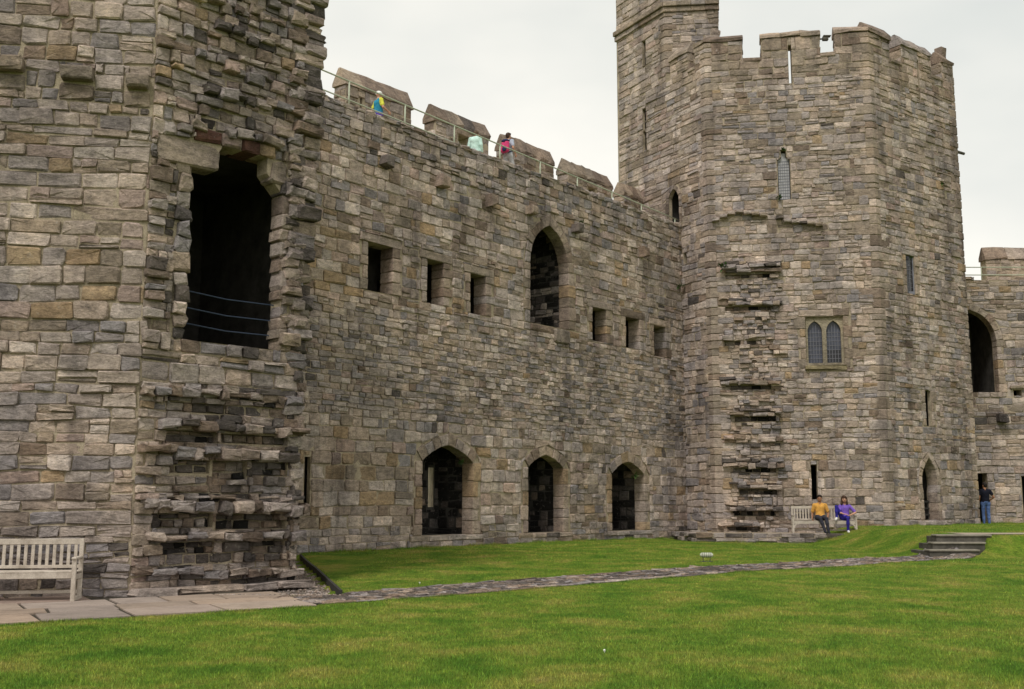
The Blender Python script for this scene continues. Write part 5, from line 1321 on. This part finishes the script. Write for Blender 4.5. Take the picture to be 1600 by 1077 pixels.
    mesh_obj('body', [tuple(v) for v in V], [tuple(int(i) for i in q) for q in F], None, root, smooth=True, mats=used, fmat=mi.tolist())
    # hair or cap
    Hh = []
    for pr in hair[0]:
        if pr[0] == 'e': Hh.append(('e', at(*pr[1]), pr[2], 0))
        else: Hh.append(('c', at(*pr[1]), at(*pr[2]), pr[3], pr[4], 0))
    V, F, mi = sdf_mesh(Hh, 0.010)
    if hair[2] == 'hair':    # roughen the locks
        nrm = np.random.default_rng(5).normal(0, 0.0035, V.shape); V = V + nrm
    mesh_obj(hair[2], [tuple(v) for v in V], [tuple(int(i) for i in q) for q in F], hair[1], root, smooth=True)
    return root
HAIR_SHORT = [('e', (0, -0.028, 0.042), (0.090, 0.098, 0.096)), ('e', (0, 0.035, 0.098), (0.070, 0.055, 0.032)), ('e', (0, -0.062, -0.02), (0.072, 0.045, 0.06))]
HAIR_LONG = [('e', (0, -0.028, 0.045), (0.094, 0.102, 0.096)), ('e', (0, 0.05, 0.088), (0.066, 0.042, 0.032))] + [('c', (s_ * 0.078, -0.01, 0.05), (s_ * 0.094, -0.01, -0.16), 0.032, 0.040) for s_ in (-1, 1)] + [('c', (0, -0.08, 0.02), (0, -0.075, -0.17), 0.07, 0.06)]
CAP = [('e', (0, -0.01, 0.062), (0.092, 0.104, 0.078)), ('e', (0, 0.10, 0.035), (0.066, 0.085, 0.014)), ('c', (-0.05, -0.085, 0.03), (0.05, -0.085, 0.03), 0.02, 0.02)]
def stand(h, **kw):
    k = h / 1.75; J = {}
    base = dict(head=(0, -0.02, 1.635), neck=(0, 0.0, 1.47), chest=(0, 0.01, 1.30), waist=(0, 0.0, 1.08), pelvis=(0, 0.01, 0.96))
    for s_, g in (('r', -1), ('l', 1)):
        base.update({'sh_' + s_: (g * 0.185, 0.01, 1.42), 'el_' + s_: (g * 0.245, 0.04, 1.14), 'wr_' + s_: (g * 0.25, -0.06, 0.90), 'hip_' + s_: (g * 0.09, 0.0, 0.92), 'kn_' + s_: (g * 0.10, -0.02, 0.50), 'an_' + s_: (g * 0.105, 0.02, 0.085), 'to_' + s_: (g * 0.125, -0.15, 0.036)})
    base.update(kw)
    return {q: tuple(c * k for c in v) if len(v) == 3 and q[:2] not in ('hd', 'pn') else v for q, v in base.items()}
WALKRZ = math.pi - math.atan2(W.d.x, W.d.y)
teal = clothm('teal_cotton', (0.005, 0.22, 0.36)); yel = clothm('yellow_cotton', (0.62, 0.62, 0.03)); mint = clothm('mint_cotton', (0.50, 0.72, 0.66), 0.15); greyb = clothm('pale_blue_cotton', (0.40, 0.44, 0.55), 0.15)
paleg = clothm('pale_grey_twill', (0.45, 0.45, 0.48), 0.15); purple = clothm('purple_trousers', (0.10, 0.05, 0.32)); white_c = clothm('white_cotton', (0.78, 0.78, 0.76), 0.08); orange = clothm('mustard_cotton', (0.62, 0.30, 0.035), 0.2)
dgrey = clothm('dark_grey_denim', (0.035, 0.035, 0.05)); violet = clothm('violet_cotton', (0.16, 0.075, 0.46), 0.2); royal = clothm('royal_blue_cotton', (0.02, 0.015, 0.26), 0.3); navy = clothm('black_navy_cotton', (0.008, 0.009, 0.018)); jeans = clothm('blue_denim', (0.07, 0.13, 0.32), 0.45); dshoe = clothm('dark_shoe', (0.02, 0.02, 0.03)); wshoe = clothm('white_shoe', (0.65, 0.63, 0.6), 0.1)
walk = dict(kn_r=(-0.10, -0.16, 0.51), an_r=(-0.10, -0.20, 0.09), to_r=(-0.11, -0.38, 0.04), kn_l=(0.10, 0.04, 0.50), an_l=(0.10, 0.20, 0.11), to_l=(0.11, 0.05, 0.036))
person('walker in teal shirt with yellow sleeves and white cap on the wall walk', W.P(3.92, 12.74, -1.55), WALKRZ - 0.25, stand(1.64, **walk, el_l=(0.26, 0.10, 1.15), wr_l=(0.27, -0.06, 0.95), el_r=(-0.26, -0.03, 1.15), wr_r=(-0.23, -0.24, 1.05)), [M_SKIN, teal, purple, wshoe, yel], (CAP, white_c, 'cap'), 0.62, face=True)
person('walker in loose pale mint top behind the wall railing', W.P(8.62, 12.74, -1.65), WALKRZ + 0.3, stand(1.66, **walk, head=(0, -0.08, 1.60), neck=(0, -0.03, 1.46)), [M_SKIN, mint, paleg, wshoe, mint], (HAIR_SHORT, M_HAIRL, 'hair'), 1.5, 1.12, 0.3)
mp_ = W.P(9.87, 12.74, -1.2)
person('walker in pale blue shirt and grey trousers carrying a pink backpack on the wall walk', mp_, WALKRZ, stand(1.78, **walk, el_l=(0.27, 0.06, 1.14), wr_l=(0.24, -0.16, 1.02), el_r=(-0.26, 0.05, 1.16), wr_r=(-0.24, -0.1, 0.98)), [M_SKIN, greyb, paleg, dshoe, greyb], (HAIR_SHORT, M_HAIRB, 'hair'), 0.6)
# backpack
bpk = empty('backpack', mp_, 'pink and navy backpack worn by the walker in pale blue', 'backpack', None, WALKRZ)
M_PINK = clothm('pink_nylon', (0.62, 0.03, 0.16), 0.15); M_NAVY = clothm('navy_nylon', (0.03, 0.035, 0.10), 0.2)
def blob(name, prims, mat, parent, step=0.014):
    V, F, mi = sdf_mesh(prims, step, 0.03); return mesh_obj(name, [tuple(v) for v in V], [tuple(int(i) for i in q) for q in F], mat, parent, smooth=True)
ox = -0.06
blob('pack_body', [('c', (ox - 0.07, 0.25, 1.08), (ox - 0.07, 0.23, 1.33), 0.10, 0.09, 0), ('c', (ox + 0.07, 0.25, 1.08), (ox + 0.07, 0.23, 1.33), 0.10, 0.09, 0)], M_PINK, bpk)
blob('pack_lid', [('e', (ox, 0.235, 1.42), (0.155, 0.11, 0.065), 0)], M_NAVY, bpk)
blob('front_pocket', [('e', (ox - 0.05, 0.35, 1.10), (0.10, 0.05, 0.10), 0)], M_NAVY, bpk)
for s_ in (-1, 1): MB().tube([(s_ * 0.12, 0.15, 1.44), (s_ * 0.135, 0.02, 1.525), (s_ * 0.13, -0.13, 1.36), (s_ * 0.15, -0.08, 1.12), (s_ * 0.14, 0.14, 1.02)], 0.02, 6).build('strap', M_NAVY, bpk, smooth=True)
# the two on the bench
SZ = 0.455
sit_m = dict(head=(0.0, 0.02, SZ + 0.79), neck=(0, 0.06, SZ + 0.60), chest=(0, 0.07, SZ + 0.44), waist=(0, 0.05, SZ + 0.21), pelvis=(0, 0.03, SZ + 0.11),
             sh_r=(-0.195, 0.06, SZ + 0.55), el_r=(-0.27, 0.08, SZ + 0.27), wr_r=(-0.28, 0.02, SZ + 0.075), hd_r=(0, -0.5, -0.35), sh_l=(0.195, 0.06, SZ + 0.55), el_l=(0.29, 0.07, SZ + 0.27), wr_l=(0.25, -0.06, SZ + 0.10), hd_l=(-0.2, -0.6, -0.2),
             hip_r=(-0.10, 0.02, SZ + 0.105), kn_r=(-0.04, -0.42, SZ + 0.09), an_r=(0.10, -0.50, 0.10), to_r=(0.14, -0.66, 0.04), hip_l=(0.10, 0.02, SZ + 0.105), kn_l=(0.17, -0.43, SZ + 0.08), an_l=(0.22, -0.50, 0.10), to_l=(0.24, -0.66, 0.04), look=(0.05, -1))
tc_a = ang(TC)
def on_bench(x, dy=0.0): v = Vector((x * math.cos(tc_a) - dy * math.sin(tc_a), x * math.sin(tc_a) + dy * math.cos(tc_a), 0)); return tuple(Vector(bl) + v)
person('person in mustard shirt and dark jeans sitting on the bench', on_bench(-0.12), tc_a, sit_m, [M_SKIN2, orange, dgrey, dshoe, orange], (HAIR_SHORT, M_HAIR, 'hair'), 0.72)
sit_w = dict(head=(0.03, -0.02, SZ + 0.76), neck=(0.04, 0.04, SZ + 0.57), chest=(0.05, 0.06, SZ + 0.41), waist=(0.05, 0.05, SZ + 0.20), pelvis=(0.04, 0.03, SZ + 0.11),
             sh_r=(-0.12, 0.04, SZ + 0.51), el_r=(-0.17, -0.10, SZ + 0.30), wr_r=(-0.02, -0.22, SZ + 0.24), hd_r=(0.6, -0.2, 0.0), pn_r=(0, 0, -1), sh_l=(0.215, 0.05, SZ + 0.51), el_l=(0.41, 0.02, SZ + 0.29), wr_l=(0.20, -0.17, SZ + 0.20), hd_l=(-0.8, -0.2, -0.1), pn_l=(0, 0, -1),
             hip_r=(-0.06, 0.02, SZ + 0.105), kn_r=(-0.27, -0.20, SZ + 0.50), an_r=(-0.27, -0.20, SZ + 0.10), to_r=(-0.33, -0.36, SZ + 0.04), hip_l=(0.12, 0.02, SZ + 0.105), kn_l=(0.08, -0.42, SZ + 0.10), an_l=(0.09, -0.36, 0.10), to_l=(0.11, -0.52, 0.04), look=(0.1, -1), bare_ankle=(1,))
person('person in violet top and royal blue trousers sitting with one foot up on the bench', on_bench(0.70), tc_a, sit_w, [M_SKIN, violet, royal, wshoe, violet], (HAIR_LONG, M_HAIRB, 'hair'), 0.75, 0.9)
# person at the dark doorway
person('person in black shirt and blue jeans standing by the doorway at right', (19.70, 46.3, 0.56), R(172), stand(1.78, el_r=(-0.33, 0.02, 1.16), wr_r=(-0.20, -0.18, 1.02), look=(0.5, -1)), [M_SKIN2, navy, jeans, dshoe, navy], (HAIR_SHORT, M_HAIR, 'hair'), 0.5, 1.02)

# ================================================================== small things
# hand rail along the wall walk
rail = empty('wall_railing', W.P(9, 12.8, -0.15), 'thin grey-green metal railing along the top of the curtain wall', 'railing')
rz_ = lambda u: 13.66 - 0.028 * u
for u in (-0.6, 1.45, 3.72, 5.93, 8.18, 10.36, 12.55, 14.76, 16.8, 19.3):
    MB().tube([W.P(u, 12.7, -0.15), W.P(u, rz_(u), -0.15)], 0.026, 8).build('post', M_RAIL, rail, rail.location, True)
for off_, r_ in ((0.0, 0.024), (-0.57, 0.022)):
    MB().tube([W.P(u, rz_(u) + off_ + 0.004, -0.15) for u in np.linspace(-1.2, 19.7, 12)], r_, 8).build('rail', M_RAIL, rail, rail.location, True)
fr_ = empty('far_railing', (24, 48.1, 11.3), 'thin pale railing along the top of the distant wall', 'railing')
for z in (11.55, 11.9): MB().tube([FW.P(0.6, z, -0.1), FW.P(10, z, -0.1)], 0.022, 8).build('rail', M_RAIL, fr_, fr_.location, True)
for u in (1.2, 3.4, 5.6, 7.8): MB().tube([FW.P(u, 11.25, -0.1), FW.P(u, 11.9, -0.1)], 0.022, 8).build('post', M_RAIL, fr_, fr_.location, True)
# flood lamp lying low on the lawn
fl_ = empty('flood_lamp', (4.62, 26.6, ground_z(4.62, 26.6)), 'small white cylindrical flood lamp on two stakes in the lawn', 'lamp', None, R(-14)); fl_.scale = (0.8, 0.8, 0.8)
MB().tube([(-0.15, 0, 0.20), (-0.145, 0, 0.20), (0.145, 0, 0.20), (0.15, 0, 0.20)], [0.062, 0.072, 0.072, 0.062], 16).build('lamp_body', M_LAMP, fl_, None, True)
for x in (-0.11, -0.055, 0.0, 0.055, 0.11): MB().tube([(x - 0.006, 0, 0.20), (x + 0.006, 0, 0.20)], 0.076, 16).build('cooling_ring', M_STEP, fl_)
for s_ in (-1, 1):
    MB().tube([(s_ * 0.15, 0, 0.20), (s_ * 0.19, 0, 0.20)], [0.062, 0.035], 12).build('end_cap', M_LAMP, fl_, None, True)
    MB().bar((s_ * 0.10, 0, -0.05), (s_ * 0.10, 0, 0.14), 0.02, 0.02).build('stake', M_METAL, fl_)
MB().box((0, 0, 0.012), (0.36, 0.12, 0.02), ch=0.004).build('base_plate', M_METAL, fl_)
# camera box on the battlement, water spout
cb = empty('security_camera', TC.P(4.5, 20.0, -0.2), 'small box camera on a bracket beside a tower merlon', 'camera')
MB().bar(TC.P(4.5, 20.0, -0.2), TC.P(4.72, 20.0, -0.2), 0.05, 0.05).build('bracket', M_METAL, cb, cb.location)
MB().box(TC.P(4.80, 20.0, -0.2), (0.22, 0.16, 0.15), ch=0.01).box(TC.P(4.86, 20.10, -0.2), (0.30, 0.2, 0.03)).build('camera_housing', M_STEP, cb, cb.location)
sp = empty('water_spout', TR.P(TR.L - 0.1, 16.3, 0.0), 'short grey water spout sticking out near the tower top', 'spout')
MB().tube([TR.P(TR.L - 0.3, 16.33, -0.1), TR.P(TR.L + 0.45, 16.28, 0.02)], [0.07, 0.06], 10).build('spout_pipe', M_STEP, sp, sp.location, True)
# little plants rooted in the joints
def tuft(label, p, n, size, nrm):
    m = MB()
    for i in range(n):
        d = Vector((random.gauss(0, 0.6), random.gauss(0, 0.6), random.gauss(0.35, 0.5))) + Vector((nrm.x, nrm.y, 0)) * 0.9; d.normalize()
        l = size * random.uniform(0.5, 1.1); a = Vector(p) + Vector((random.gauss(0, size * 0.3), random.gauss(0, size * 0.3), random.gauss(0, size * 0.15))); b = a + d * l
        s_ = d.cross(Vector((0, 0, 1))); s_ = s_.normalized() * l * 0.22 if s_.length > 0.01 else Vector((l * 0.2, 0, 0))
        m.add([a, a + (b - a) * 0.5 + s_, b, a + (b - a) * 0.5 - s_ + Vector((0, 0, 0.01))], [(0, 1, 2, 3)])
    r = empty('wall_plant', p, label, 'plant', 'plants rooted in the walls'); m.build('leaves', M_LEAF, r, Vector(p))
tuft('green fern hanging in the head of the nearest low arch', W.P(6.35, 2.72, -0.2), 26, 0.17, W.n)
tuft('green fern hanging in the head of the farthest low arch', W.P(16.0, 2.52, -0.15), 30, 0.18, W.n)
tuft('green weed growing on the topmost broken ledge of the tower', TC.P(0.55, 10.72, 0.18), 60, 0.22, TC.n)
tuft('small grassy weed at the foot of the lattice panel', TC.P(2.78, 13.4, 0.02), 24, 0.16, TC.n)
tuft('weed in the shadowed corner where curtain wall meets tower', W.P(19.2, 10.2, 0.05), 30, 0.2, W.n)
tuft('tiny weed beside a corbel right of the tall window', W.P(12.3, 11.5, 0.2), 20, 0.14, W.n)
tuft('small weed on the right face of the tower high up', TR.P(4.6, 14.6, 0.03), 24, 0.16, TR.n)
tuft('dead brown-green tuft over the shouldered head of the lattice panel', TC.P(2.98, 15.4, 0.03), 24, 0.14, TC.n)
tuft('weed hanging from the small window on the right tower face', TR.P(2.1, 11.15, 0.03), 20, 0.12, TR.n)
